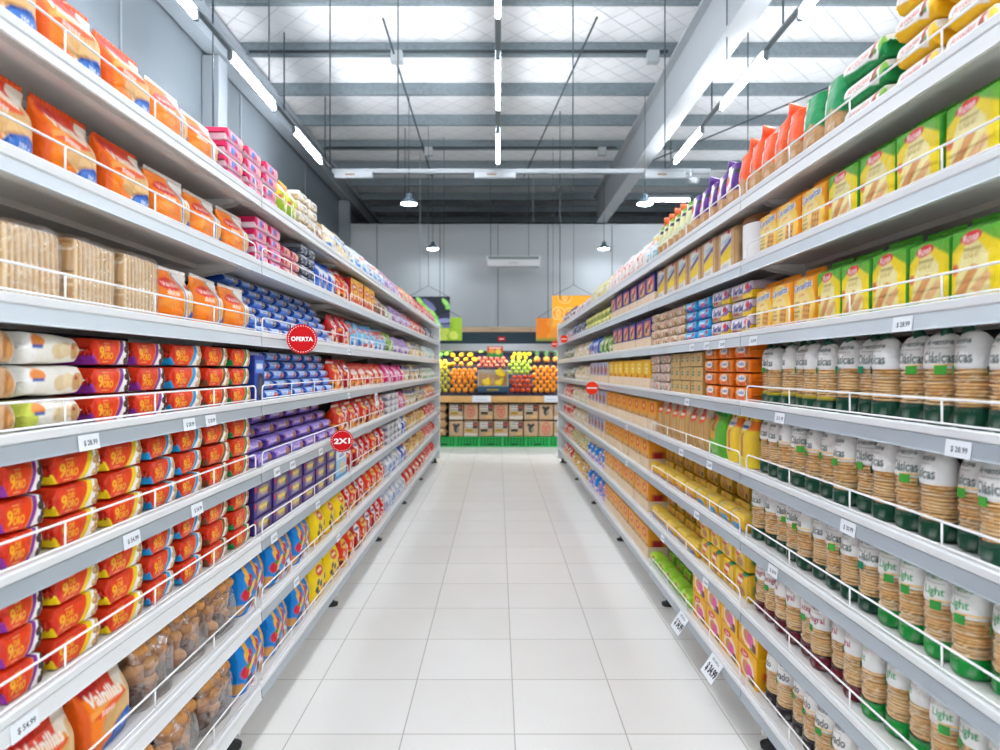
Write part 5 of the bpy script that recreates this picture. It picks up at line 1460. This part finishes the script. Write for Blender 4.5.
# ================================================================== price tags and round signs on the shelf edges
TM = {}
def price_tag(side, shelf, px, text, under, w=.064, h=.031, big=False, drop=0):
    s = shelf - 1
    y = (.83 * F / (CX - px)) if side < 0 else (.851 * F / (px - CX))
    x = (XL - side * -.0105) if False else ((XL + .0078) if side < 0 else (XR - .0078))
    z = ZT[s] - .0335 - drop
    rz = PI / 2 if side < 0 else -PI / 2
    if big: x += side * -.018
    k = (w, h)
    r = bpy.data.objects.new('price_tag', None); COL.objects.link(r); r.location = (x, y, z); r.rotation_euler = (math.radians(-7 if not big else -34), 0, rz)
    r.rotation_mode = 'XYZ'
    if k not in TM:
        TM[k] = MB().box(-w / 2, w / 2, -.0008, .0002, -h / 2, h / 2).mesh('tag_card'); TM[k].materials.append(MATS['tag_white'])
    link('tag_card', TM[k], None, r)
    kt = (text, w, h)
    if kt not in TM:
        TM[kt] = text_mesh(text, w * (.66 if not big else .82), h * (.40 if not big else .46), .02 if not big else .05); TM[kt].materials.append(MATS['big_tag_ink' if big else 'tag_ink'])
    link('printed_price', TM[kt], None, r, (w * .06, -.0004, -h * (.05 if not big else .12)))
    if big:
        if 'bar' not in TM:
            TM['bar'] = text_mesh('OFERTA ESPECIAL', w * .6, h * .13, .01); TM['bar'].materials.append(MATS['tag_ink'])
        link('printed_heading', TM['bar'], None, r, (0, -.0004, h * .32))
    lab = '%swhite price tag on %s shelf edge, %s side, %s' % ('large ' if big else '', SHELF[s], 'left' if side < 0 else 'right', under)
    tag(r, lab, 'price tag', 'price tags on the shelf edges')
for a in ((-1, 4, 78, '$ 28.99', 'below cream bread bags'), (-1, 4, 181, '$ 28.99', 'below blue-striped packets'), (-1, 4, 203, '$ 28.99', 'below brown-striped packets'),
          (-1, 5, 122, '$ 54.99', 'below yellow-striped packets'), (-1, 5, 189, '$ 54.99', 'below blue-striped packets'), (-1, 5, 271, '$ 34.99', 'below first lilac packets'), (-1, 5, 287, '$ 34.99', 'below second lilac packets'), (-1, 5, 316, '$ 34.99', 'below fifth lilac packets'),
          (-1, 6, 12, '$ 54.99', 'below purple-striped packets'), (-1, 6, 268, '$ 42.99', 'below first purple boxes'), (-1, 6, 313, '$ 42.99', 'below fourth purple boxes'),
          (-1, 7, 291, '$ 39.99', 'below third blue fruit bag'), (-1, 7, 334, '$ 31.99', 'below yellow cookie bags'), (-1, 3, 345, '$ 28.99', 'below red snack bags'), (-1, 4, 345, '$ 28.99', 'below red snack bags'),
          (1, 4, 970, '$ 28.99', 'below second cracker bag'), (1, 4, 787, '$ 31.99', 'below yellow-banded cracker bags'), (1, 4, 692, '$ 45.99', 'below kraft boxes'),
          (1, 5, 857, '$ 30.99', 'below dark green footed bags'), (1, 5, 715, '$ 36.99', 'below green breadstick bag'), (1, 5, 686, '$ 36.99', 'below clear breadstick bags'),
          (1, 6, 780, '$ 28.99', 'below dark green footed bags'), (1, 6, 702, '$ 26.99', 'below yellow biscuit rolls'), (1, 7, 711, '$ 26.99', 'below green-ribboned packs'), (1, 7, 667, '$ 26.99', 'below navy-ended rolls'),
          (1, 3, 913, '$ 28.99', 'below second green wafer pack'), (1, 3, 760, '$ 24.99', 'below orange cereal packs'), (1, 3, 728, '$ 22.99', 'below white and purple packets'), (1, 3, 712, '$ 22.99', 'between purple and sky-blue packets'),
          (1, 3, 697, '$ 22.99', 'below sky-blue packets'), (1, 6, 630, '$ 19.99', 'below orange cartons'), (1, 5, 630, '$ 19.99', 'below orange cartons')):
    price_tag(*a)
# the two big tags hang off the bottom shelf
price_tag(1, 8, 688.5, '$ 34.99', 'below lime packets', .12, .085, True, .016)
price_tag(1, 8, 722.5, '$ 34.99', 'below yellow coconut boxes', .12, .085, True, .016)
price_tag(-1, 4, 373, '$ 28.99', 'dropping below red and orange snack bags', .10, .11, False, .045)
price_tag(-1, 5, 396, '$ 19.99', 'dropping below grey biscuit packets', .10, .11, False, .045)

def round_sign(side, shelf, px, py, d, text, mat, label):
    off = .075                                          # stands out from the shelf edge on a clip
    xl = (XL + off) if side < 0 else (XR - off)
    y = abs(xl) * F / abs(px - CX)
    z = CAMZ + (CY - py) * y / F
    r = tag(link('round_shelf_sign', None, loc=(xl, y, z)), label, 'sign', 'round red shelf signs')
    # the disc faces the near end of the aisle, turned a little to the walkway
    r.rotation_euler = (0, 0, math.radians(22) * (1 if side < 0 else -1))
    R = d / 2
    mb = MB(); n = 40
    mb.add([(R * math.cos(2 * PI * i / n), yy, R * math.sin(2 * PI * i / n)) for yy in (0, .003) for i in range(n)],
           [tuple(range(n)), tuple(range(2 * n - 1, n - 1, -1))] + [(i + n, (i + 1) % n + n, (i + 1) % n, i) for i in range(n)])
    mb.obj('disc', mat, r)
    if text:
        t = text_mesh(text, R * 1.42, R * .3 if len(text) > 4 else R * .48, .035); t.materials.append(MATS['sign_white'])
        link('sign_lettering', t, None, r, (0, -.0006, 0))
        mb = MB()
        for i in range(34):
            a = 2 * PI * i / 34; c, q = math.cos(a), math.sin(a)
            p = [(R * .90 * c - .006 * R * q * 3, 0), ]
            u = (c, q); v = (-q, c)
            pts = [(R * (.86 + .05 * e) * u[0] + R * .03 * f * v[0], -.0008, R * (.86 + .05 * e) * u[1] + R * .03 * f * v[1]) for e, f in ((0, -1), (1, -1), (1, 1), (0, 1))]
            mb.add(pts, [(0, 1, 2, 3)])
        mb.obj('dotted_border', 'sign_white', r)
    else:
        MB().box(-R * .8, R * .8, -.0012, 0, -R * .1, R * .1).obj('white_band', 'sign_white', r)
    cl = MB(); xx = (XL + .012 if side < 0 else XR - .012) - xl
    a = -r.rotation_euler.z
    ex, ey = xx * math.cos(a), xx * math.sin(a)
    cl.tube([(R * .5 * (-1 if side < 0 else 1), .006, 0), (ex, ey + .006, 0)], .004, 6)
    cl.obj('clip_arm', 'wire_white', r)
round_sign(-1, 3, 302, 339, .112, 'OFERTA', 'sign_red', 'red round OFERTA sign clipped below blue biscuit rolls')
round_sign(-1, 5, 342, 441, .107, '2X1', 'sign_red', 'red round 2X1 sign at the end of lilac cookie packets')
round_sign(1, 4, 592, 388, .105, None, 'sign_orange_red', 'round red sign with white band below blue and white cartons')
round_sign(1, 2, 564, 339, .092, None, 'sign_orange_red', 'larger far round red sign on second shelf, right end')
round_sign(1, 2, 554.5, 344, .092, None, 'sign_orange_red', 'smaller far round red sign at the right end panel')
# ================================================================== produce display at the end of the aisle
YP = 10.67
def px2x(px, y): return (px - CX) * y / F
plain('bed_dark', '#25233c', .6)
plain('pine_wood', '#d9a765', .55, vary=.15, vscale=5)
plain('crate_green', '#17b552', .4, vary=.05)
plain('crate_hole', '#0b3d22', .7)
stand = tag(link('produce_stand', None, loc=(0, 0, 0)), 'long produce stand with navy canopy, wood front and sloping dark beds', 'produce stand')
X0, X1 = -3.2, 3.3
def bed_pt(t): return (10.8 + 1.1 * t, .845 + .72 * t)
mb = MB(); p0, p1 = bed_pt(-.06), bed_pt(1.06)
V = [(X0, p0[0], p0[1]), (X1, p0[0], p0[1]), (X1, p1[0], p1[1]), (X0, p1[0], p1[1]), (X0, p0[0], p0[1] - .05), (X1, p0[0], p0[1] - .05), (X1, p1[0], p1[1] - .05), (X0, p1[0], p1[1] - .05)]
mb.add(V, [(0, 1, 2, 3), (7, 6, 5, 4), (0, 4, 5, 1), (1, 5, 6, 2), (2, 6, 7, 3), (3, 7, 4, 0)]).obj('sloped_bed', 'bed_dark', stand)
MB().box(X0, X1, 10.62, 10.715, .745, .85, .006).obj('front_plank', 'pine_wood', stand)
MB().box(X0, X1, 12.08, 12.2, .02, 1.66).obj('back_panel', 'navy_paint', stand)
MB().box(X0, X1, 11.3, 11.33, 1.622, 1.722, .005).box(X0, X1, 11.33, 11.945, 1.735, 1.748).box(X0, X1, 11.33, 11.34, 1.722, 1.735).obj('canopy_rail', 'pale_metal', stand)
MB().tube([(X0 + .2, 11.42, 1.672), (X1 - .2, 11.42, 1.672)], .014, 8).obj('canopy_lamp', glow('canopy_glow', '#fff6ea', 30), stand)
MB().box(X0, X1, 11.95, 12.2, 1.75, 1.985).obj('canopy', 'navy_paint', stand)
MB().box(X0, X1, 11.93, 12.2, 1.99, 2.085).obj('wood_trim', plain('trim_wood', '#c9a98a'), stand)
for x in (X0 + .05, X1 - .05, 0.0):
    MB().box(x - .04, x + .04, 11.0, 11.9, .02, .76).obj('support_leg', 'bed_dark', stand)
s = tag(link('exit_plate', None, loc=(px2x(501.5, 11.94), 11.94, 1.86)), 'small red plate fixed to the navy canopy over the fruit', 'sign')
MB().box(-.07, .07, -.008, .004, -.04, .04, .004).obj('plate', 'sign_red', s)
MB().box(-.045, .045, -.0095, -.008, -.008, .008).obj('white_mark', 'sign_white', s)

# fruit: round-bodied prototypes
def ball(name, r, cols, sq=(1, 1, 1), dim=.0, seed=1, n=16):
    c = Canvas(.2, .1, cols[0], 200); c.specks(60, cols, .004, .014, seed)
    m = 10; prof = [(math.sin(PI * i / m) * r * (1 - (dim if i in (0, m) else 0)), -math.cos(PI * i / m) * r * (1 - dim * math.exp(-min(i, m - i) * 1.1))) for i in range(m + 1)]
    me = lathe_ink(name, prof, n, c, -r, r, lambda v: v * np.array(sq), 'printed_board'); return me
FR_M = {
    'orange': ball('orange', .043, ['#f79a14', '#f8a82c', '#f08c0c']),
    'apple_green': ball('apple', .042, ['#a9c83e', '#bdd45a', '#98b833'], (1, 1, .92), .25, 2),
    'apple_red': ball('apple', .042, ['#d8301f', '#ea6a2e', '#c01f24', '#f09a3a'], (1, 1, .92), .25, 3),
    'lime': ball('lime', .04, ['#c9c23a', '#8fa82c', '#dccf4a'], (1.1, .9, .9), 0, 4),
    'mango': ball('mango', .05, ['#f8b820', '#fac83a', '#f2a414'], (1.25, .85, .8), 0, 5),
    'nectarine': ball('nectarine', .042, ['#c2404a', '#e08a5a', '#a82a3e', '#e8b27a'], (1, 1, .95), .15, 6),
    'lemon': ball('lemon', .042, ['#f2d63a', '#f6e05a'], (1.2, .9, .9), 0, 7),
}
STEM = MB().tube([(0, 0, .026), (.002, 0, .036), (.006, 0, .044)], .0025, 5).mesh('stem'); STEM.materials.append(plain('stem_brown', '#5a4026', .7))
GF = random.Random(17)
def pile(kind, key, px0, px1, t0, t1, where, what, stem=False, group=None, size=1.0, dxs=.09, rowd=.122, lift=.0):
    rows = max(1, int(round((t1 - t0) * 1.31 / rowd)))
    for r in range(rows):
        t = t0 + (r + .5) * (t1 - t0) / rows; y, z = bed_pt(t)
        xa, xb = px2x(px0, y), px2x(px1, y); n = max(1, int((xb - xa) / dxs)); d = (xb - xa) / n
        if r % 2 and n > 1: off = .4
        else: off = -.4 if n > 1 else 0
        for k in range(n):
            x = xa + (k + .5 + off * .6) * d
            o = link(kind, FR_M[key], None, None, (x + GF.uniform(-.004, .004), y, z + (.058 if size == 1 else .068) + lift + GF.uniform(0, .006)), (GF.uniform(-.5, .5), GF.uniform(-.5, .5), GF.uniform(0, 6)))
            o.scale = (size * .97,) * 3
            if stem: link('stem', STEM, None, o)
            tag(o, '%s, %s from the left, %s row up, %s' % (what, ordinal(k + 1), ordinal(r + 1), where), 'fruit', group or '%s %s' % (what, where))
pile('lime', 'lime', 438, 449.5, .0, .52, 'pile at stand end', 'yellow-green lime')
pile('mango', 'lemon', 438, 449.5, .54, .78, 'above the limes', 'yellow lemon')
pile('orange', 'orange', 450.5, 476.5, .0, .56, 'pile beside banana carton', 'orange')
pile('mango', 'mango', 450.5, 476.5, .58, .94, 'above the oranges', 'golden mango', dxs=.135, rowd=.15, size=1.02, lift=.01)
pile('nectarine', 'nectarine', 478, 507.5, .58, .86, 'above the banana carton', 'red nectarine')
pile('apple', 'apple_red', 510.5, 532, .0, .40, 'bottom of apple bed', 'red apple', True)
pile('apple', 'apple_green', 509, 531.5, .42, .78, 'top of apple bed', 'green apple', True)
pile('lemon', 'lemon', 511, 530.5, .80, .98, 'behind green apples', 'yellow lemon')
pile('orange', 'orange', 533, 558, .0, .62, 'pile below the pineapples', 'orange')
# pineapples lying along the top of the right pile
c = Canvas(.3, .16, '#a8752e', 240); c.specks(160, ['#c8933c', '#8a5a22', '#b5843a', '#6e5a26'], .004, .009, 4)
PB = lathe_ink('pineapple', [(0, 0), (.05, .004), (.062, .04), (.064, .09), (.054, .14), (.03, .165), (0, .168)], 18, c, 0, .168, lambda v: v * (1 + .03 * np.sin(np.arctan2(v[:, 0], v[:, 1]) * 8 + v[:, 2] * 60))[:, None], 'printed_paper')
mb = MB(); g = random.Random(5)
for k in range(30):
    a = k * 2.4; lean = .02 + .055 * (k / 30); hh = .22 - .11 * (k / 30); w = .018
    b = Vector((math.cos(a), math.sin(a), 0)); q = Vector((-math.sin(a), math.cos(a), 0))
    p0, p1, p2 = b * .012 + Vector((0, 0, .155)), b * (lean * .6) + Vector((0, 0, .155 + hh * .6)), b * lean * 1.3 + Vector((0, 0, .155 + hh))
    mb.add([p0 - q * w, p0 + q * w, p1 + q * w * .8, p1 - q * w * .8, p2, p1 + Vector((0, 0, .003)) + b * .004, p0 + b * .006], [(0, 1, 2, 3), (3, 2, 4), (1, 0, 6), (0, 3, 5, 6), (2, 1, 6, 5), (4, 2, 5), (3, 4, 5)])
PC = mb.mesh('leaf_crown'); PC.materials.append(plain('pine_leaf', '#4f7a52', .55, vary=.3, vscale=30))
for k, px in enumerate((537, 546.5, 556)):
    y, z = bed_pt(.72)
    o = link('pineapple', PB, None, None, (px2x(px, y), y, z + .055), (0, 0, k * 1.3))
    o.scale = (.95, .95, .64)
    link('leaf_crown', PC, None, o)
    tag(o, 'pineapple with green crown, %s from the left, above the oranges' % ORD[k], 'fruit', 'pineapples above the right oranges')
# leafy greens at the top left
def lettuce(seed):
    g = np.random.RandomState(seed); c = Canvas(.2, .1, '#7cc04a', 160); c.specks(80, ['#9ad85e', '#5fa83a', '#b8e27a', '#4a8f34'], .004, .012, seed)
    w = Waves(seed, 12, 40, 120)
    return lathe_ink('lettuce', [(0, -.05), (.05, -.045), (.075, -.01), (.08, .03), (.06, .06), (.03, .07), (0, .065)], 22, c, -.05, .07, lambda v: v * (1 + .35 * w(v))[:, None], 'printed_paper')
def scaled(nm, me, loc, rot, q):
    o = link(nm, me, None, None, loc, rot); o.scale = (q, q, q); return o
LM = [lettuce(3), lettuce(4)]
for k, (px, t) in enumerate(((440, .83), (446.5, .85), (458, .99), (442, .95), (450, .95), (481, .93), (489, .93))):
    y, z = bed_pt(t)
    tag(scaled('lettuce', LM[k % 2], (px2x(px, y), y, z + .115), (0, 0, k), .6), ['green lettuce head lowest above the lemons', 'second green lettuce head above lemons, toward the mangoes', 'lettuce head above the golden mangoes', 'lettuce head raised highest at stand end',
        'lettuce head between lemons and mangoes', 'dark lettuce head above the nectarines', 'lettuce head tucked behind nectarines by picture board'][k], 'lettuce', 'lettuce heads at the top of the stand')
# two small picture boards at the back
b = tag(link('picture_board', None, loc=(px2x(495, 11.28), 11.28, 1.60)), 'small red and green fruit picture board above the nectarines', 'sign')
c = Canvas(.28, .19, '#d8392c', 120); c.rect(0, 0, 1, .4, '#3a9a4a'); c.ell(.3, .55, .2, .22, '#f0a03a'); c.ell(.7, .5, .18, .25, '#f2d04a'); c.rect(.1, .8, .9, .9, '#f4e8d8')
link('board', grid_body('board', .28, .012, .19, d_box(.28, .012, .19, .002), c, res=120, dres=200, mat='printed_board'), None, b, (0, 0, -.09))

# carton of bananas tilted toward the aisle
bx = tag(link('banana_carton', None, loc=(px2x(493, 10.98), 10.80, .905)), 'open white and blue carton of bananas tilted toward the aisle', 'fruit carton')
bx.rotation_euler = (math.radians(38), 0, 0)
W2, L2, H2 = .255, .40, .17
mb = MB().box(-W2, W2, 0, L2, 0, .006).box(-W2, -W2 + .006, 0, L2, .006, H2).box(W2 - .006, W2, 0, L2, .006, H2).box(-W2 + .006, W2 - .006, L2 - .006, L2, .006, H2).box(-W2 + .006, W2 - .006, 0, .006, .006, H2 * .8)
mb.obj('carton', plain('carton_white', '#dcdad2', .6, vary=.08), bx)
MB().box(-W2, W2, -.002, 0, .0, H2 * .8).box(-W2 - .002, -W2, 0, L2, 0, H2 * .45).box(W2, W2 + .002, 0, L2, 0, H2 * .45).obj('blue_print', plain('carton_blue', '#3f6f96', .5), bx)
MB().box(-.1, .1, -.0035, -.002, .04, .075).obj('yellow_label', plain('carton_yellow', '#e2c23a', .5), bx)
w = Waves(5, 10, 15, 50)
mb = MB(); n = 14
vv = []
for j in range(n + 1):
    for i in range(n + 1):
        x = -W2 + .012 + (2 * W2 - .024) * i / n; y = .012 + (L2 - .024) * j / n
        z = .03 + .05 * float(w(np.array([[x, y, 0]]))[0]) + .06 * (abs(x) / W2) ** 3 + .06 * (j / n) ** 3
        vv.append((x, y, z))
mb.add(vv, [(j * (n + 1) + i, j * (n + 1) + i + 1, (j + 1) * (n + 1) + i + 1, (j + 1) * (n + 1) + i) for j in range(n) for i in range(n)], True)
mb.obj('paper_liner', plain('liner_brown', '#b9946a', .6, bump=.3, bscale=30), bx)
def banana_bunch(nf, seed):
    mb = MB(); g = random.Random(seed)
    for k in range(nf):
        a = (k - (nf - 1) / 2) * .24; pts = []
        for i in range(9):
            t = i / 8; th = -.6 + 1.7 * t
            r = .085; px_, pz = r * math.sin(th) * 1.2, r * (1 - math.cos(th)) * .9
            pts.append((px_ * math.cos(a) , (k - (nf - 1) / 2) * .026 + px_ * math.sin(a) * .7, pz + .02))
        mb.tube(pts, [.006, .013, .0165, .018, .0185, .018, .016, .011, .005], 8)
    return mb
BM = plain('banana_skin', '#f2cf1e', .45, vary=.1, vscale=20)
for k, (dx, dy, dz, rz, nf) in enumerate(((-.13, .13, .095, .2, 5), (.09, .12, .095, -.2, 5), (.09, .26, .19, .4, 6))):
    p = bx.matrix_basis @ Vector((dx, dy, dz))
    o = link('banana_bunch', banana_bunch(nf, k).mesh('banana_bunch'), BM, None, p, (math.radians(38), 0, rz))
    tag(o, ['yellow banana bunch low in the carton, on the lime side', 'yellow banana bunch low in the carton, on the apple side', 'big yellow banana bunch highest in the carton'][k], 'fruit', 'banana bunches in the carton')
for px0, px1, lb in ((472, 491, 'white price card on the wood plank below banana carton'), (544, 558, 'white price card on wood plank below the second oranges')):
    xa, xb = px2x(px0, 10.6), px2x(px1, 10.6)
    o = tag(link('price_card', None, loc=((xa + xb) / 2, 10.606, .80)), lb, 'price card', 'white price cards on the plank')
    MB().box(-(xb - xa) / 2, (xb - xa) / 2, -.004, .004, -.05, .058, .001).box(-(xb - xa) / 2, (xb - xa) / 2, .004, .03, .0525, .0555).obj('card', 'tag_white', o)
    MB().box(-(xb - xa) * .3, (xb - xa) * .3, -.0055, -.004, -.01, .0).obj('printed_line', plain('card_grey', '#b8bcc0', .5), o)

# green crates on the floor
def crate_mesh():
    w, d, h = .384, .30, .166; mb = MB()
    mb.box(-w / 2, w / 2, 0, d, 0, .012); mb.box(-w / 2, -w / 2 + .012, 0, d, .012, h); mb.box(w / 2 - .012, w / 2, 0, d, .012, h); mb.box(-w / 2 + .012, w / 2 - .012, d - .012, d, .012, h)
    # pierced front: rails and bars
    for za, zb in ((.012, .028), (.062, .078), (.105, .118), (.148, .166)): mb.box(-w / 2 + .012, w / 2 - .012, 0, .012, za, zb)
    for i in range(8):
        x = -w / 2 + .012 + (w - .024) * i / 7
        mb.box(max(-w / 2 + .012, x - .011), min(w / 2 - .012, x + .011), .0005, .0115, .028, .148)
    return mb.mesh('crate')
CM = crate_mesh(); CM.materials.append(MATS['crate_green'])
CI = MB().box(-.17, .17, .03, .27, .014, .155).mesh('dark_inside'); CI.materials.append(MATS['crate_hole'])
CH = MB().box(-.065, .065, -.004, .0, .03, .062, .0015).mesh('handle_slot'); CH.materials.append(MATS['crate_hole'])
for k, px in enumerate((420.5, 444, 467.4, 490.8, 514.2, 537.6, 561, 584.4)):
    o = link('plastic_crate', CM, None, None, (px2x(px, YP), YP, .0))
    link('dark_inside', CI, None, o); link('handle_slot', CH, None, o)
    tag(o, 'green plastic crate under the charcoal bags, %s from the left' % ORD[k], 'crate', 'green crates under the charcoal bags')

# kraft charcoal bags in two rows
def kraft(kind):
    c = Canvas(.23, .285, '#c4a27e', 240); c.specks(60, ['#bd9a74', '#cbaa86'], .003, .01, 5)
    if kind in 'AD':
        c.rect(.12, .52, .62, .92, '#e8e4da'); c.rect(.12, .56, .6, .62, '#4a4a48'); c.rect(.14, .70, .6, .76, '#4a4a48'); c.rect(.14, .82, .56, .88, '#4a4a48')
        c.rect(.64, .5, .95, .9, '#3a3f3c'); c.ell(.8, .74, .1, .08, '#c8463c'); c.rect(.14, .30, .62, .48, '#a8892a' if kind == 'A' else '#2f3a36')
        c.rect(.0, .0, 1, .2, '#ddd2c2') if kind == 'A' else c.rect(.5, .12, .9, .24, '#e0b46a')
    elif kind == 'B':
        c.ell(.5, .5, .3, .36, '#d0503e'); c.ell(.5, .5, .24, .30, '#c4a27e'); c.rect(.3, .56, .7, .64, '#d0503e'); c.rect(.34, .42, .66, .5, '#d0503e'); c.rect(.38, .3, .62, .36, '#d0503e')
    else:
        c.ell(.5, .5, .17, .26, '#3a3a38'); c.ell(.34, .72, .1, .1, '#3a3a38'); c.ell(.66, .72, .1, .1, '#3a3a38'); c.ell(.62, .42, .1, .16, '#8a8478'); c.rect(.44, .06, .56, .12, '#e2b81e')
    return brick('charcoal_bag', 'charcoal bag', .24, .2, .284, c, side_of('#b8966f', '#a88660'), '#b8966f', 900 + ord(kind), 200, 1, .05, .006, .9)
KB = {k: kraft(k) for k in 'ABCD'}
KN = {'A': 'kraft charcoal bag with black and gold label', 'B': 'kraft charcoal bag with red emblem', 'C': 'kraft charcoal bag with dark animal emblem', 'D': 'kraft charcoal bag with dark label'}
for row, seq in enumerate(('CADADCBA', 'ABDBADCA')):
    for k, q in enumerate(seq):
        x = px2x(456 + 15.0 * k, YP + .03)
        place(KB[q], 0, (x, YP + .13, .168 + .2865 * row), GF.uniform(-.03, .03), '%s, %s from the left, %s row' % (KN[q], ORD[k], ('lower', 'upper')[row]), 'charcoal bags on the green crates')
c = Canvas(.4, .14, '#c49a68', 160); c.specks(40, ['#b5884f', '#d0aa7a'], .003, .012, 6)
SK = flow('kraft_sack', 'sack', .36, .24, .138, c, ('#a8804f', '#a8804f'), 950, 160, 2, .01, .7, .6)
for k in range(4):
    place(SK, k, (px2x(438, YP + .1) - .012, YP + .15, .168 + .1395 * k), 0, 'brown kraft sack beside the charcoal bags, %s in its stack' % ['bottom', 'second up', 'third up', 'top'][k], 'brown sacks at the stand end')

# hanging picture signs
def hanging(name, px0, px1, py0, py1, y, canvas, label):
    xa, xb = px2x(px0, y), px2x(px1, y); w = xb - xa; z1 = CAMZ + (CY - py0) * y / F; z0 = CAMZ + (CY - py1) * y / F; h = z1 - z0
    r = tag(link('hanging_sign', None, loc=((xa + xb) / 2, y, z0)), label, 'hanging sign', 'picture signs hung over the produce')
    link('sign_panel', grid_body('sign_panel', w, .02, h, d_box(w, .02, h, .003), canvas, side_of('#d8dcd8', '#d8dcd8'), res=110, dres=120, mat='printed_board'), None, r)
    MB().tube([(-w * .46, 0, h), (0, 0, h + .17)], .004, 5).tube([(w * .46, 0, h), (0, 0, h + .17)], .004, 5).tube([(0, 0, h + .17), (0, 0, RZ - .02 - z0)], .004, 5).obj('hanging_wire', 'cable_dark', r)
c = Canvas(.69, .51, '#141c28', 110); g = random.Random(3)
for k in range(11): c.ell(g.uniform(0, 1), g.uniform(0, 1), .2, .075, g.choice(['#6a6a94', '#8d8fb8', '#4a4a72', '#272a44']), g.uniform(-.9, .2))
for u, v in ((.45, .62), (.6, .45), (.7, .18), (.3, .85), (.9, .8)): c.ell(u, v, .05, .17, '#9ad86a', .7); c.ell(u + .06, v - .14, .07, .08, '#7cc45a', .2)
hanging('a', 407, 450, 296.5, 328, 10.2, c, 'dark picture sign of aubergines hung past the cookie shelves')
c = Canvas(.6, .4, '#a8cf3a', 110); g = random.Random(4)
for k in range(12): c.ell(g.uniform(0, 1), g.uniform(0, 1), .12, .2, g.choice(['#c4dc4a', '#8fc02e', '#dbe86a', '#6fa82a']), g.uniform(0, 3))
hanging('b', 426, 462, 317.5, 340.5, 11.0, c, 'lime green picture sign of vegetables behind the aubergine sign')
c = Canvas(.69, .5, '#f7a81e', 110)
for u, v in ((.15, .45), (.42, .42), (.75, .55), (.3, .95), (.9, .15)): c.ell(u, v, .16, .2, '#fbd27a'); c.ell(u, v, .14, .17, '#f39a12'); c.ell(u, v, .05, .13, '#fbe0a0'); c.ell(u, v, .035, .1, '#f6a91e')
hanging('c', 552, 595, 295.5, 328, 10.2, c, 'orange picture sign of citrus slices above the cracker shelves')
c = Canvas(.6, .4, '#f07818', 110); g = random.Random(6)
for k in range(9): c.ell(.12 + .38 * (k % 3) + .1 * (k // 3 % 2), .15 + .33 * (k // 3), .2, .24, ['#f58a1e', '#f9a040', '#ee6e12'][k % 3])
c.rect(0, 0, 1, .12, '#9a9a3a')
hanging('d', 536, 570, 318, 341, 11.0, c, 'picture sign of whole oranges below the citrus slice sign')

# air unit hung in front of the far wall
r = tag(link('air_unit', None, loc=(px2x(513.5, 12.6), 12.6, 3.31)), 'white long air unit hung before the far grey wall', 'air conditioner')
MB().add([(-.50, -.1, 0), (.50, -.1, 0), (.54, -.12, .2), (-.54, -.12, .2), (-.50, .12, 0), (.50, .12, 0), (.54, .12, .2), (-.54, .12, .2)],
         [(0, 1, 2, 3), (5, 4, 7, 6), (4, 0, 3, 7), (1, 5, 6, 2), (3, 2, 6, 7), (4, 5, 1, 0)]).obj('housing', 'white_enamel', r)
MB().box(-.49, .49, -.125, -.118, .13, .185).obj('vent_grille', plain('vent_grey', '#7f8a8c', .5), r)
MB().box(-.1, .1, -.117, -.108, .06, .075).obj('badge', plain('badge_grey', '#a8b0b2', .4), r)
for x in (-.45, .3): MB().tube([(x, 0, .2), (x, 0, RZ - .02 - 3.31)], .006, 5).obj('hanging_wire', 'cable_dark', r)

# ================================================================== light, camera, picture settings
w = bpy.data.worlds.new('hall'); SC.world = w; w.use_nodes = True
w.node_tree.nodes['Background'].inputs[0].default_value = (.92, .97, 1.0, 1)
w.node_tree.nodes['Background'].inputs[1].default_value = 1.0

cam = bpy.data.cameras.new('camera'); co = bpy.data.objects.new('camera', cam); COL.objects.link(co)
co.location = (0, 0, CAMZ); co.rotation_euler = (PI / 2, 0, 0)
cam.sensor_width = 36; cam.lens = 36 * F / 1000; cam.shift_x = (500 - CX) / 1000; cam.shift_y = -(375 - CY) / 1000
cam.clip_start = .05; cam.clip_end = 100
cam.dof.use_dof = True; cam.dof.focus_distance = 2.0; cam.dof.aperture_fstop = 3.4
SC.camera = co
vs = SC.view_settings
vs.view_transform = 'Standard'; vs.look = 'None'; vs.gamma = 1; vs.use_curve_mapping = False
vs.exposure = EXPOSURE
cy = SC.cycles
cy.use_denoising = True; cy.max_bounces = 8; cy.diffuse_bounces = 5; cy.glossy_bounces = 3; cy.transmission_bounces = 2; cy.transparent_max_bounces = 16
cy.sample_clamp_indirect = 6
cy.caustics_reflective = False; cy.caustics_refractive = False
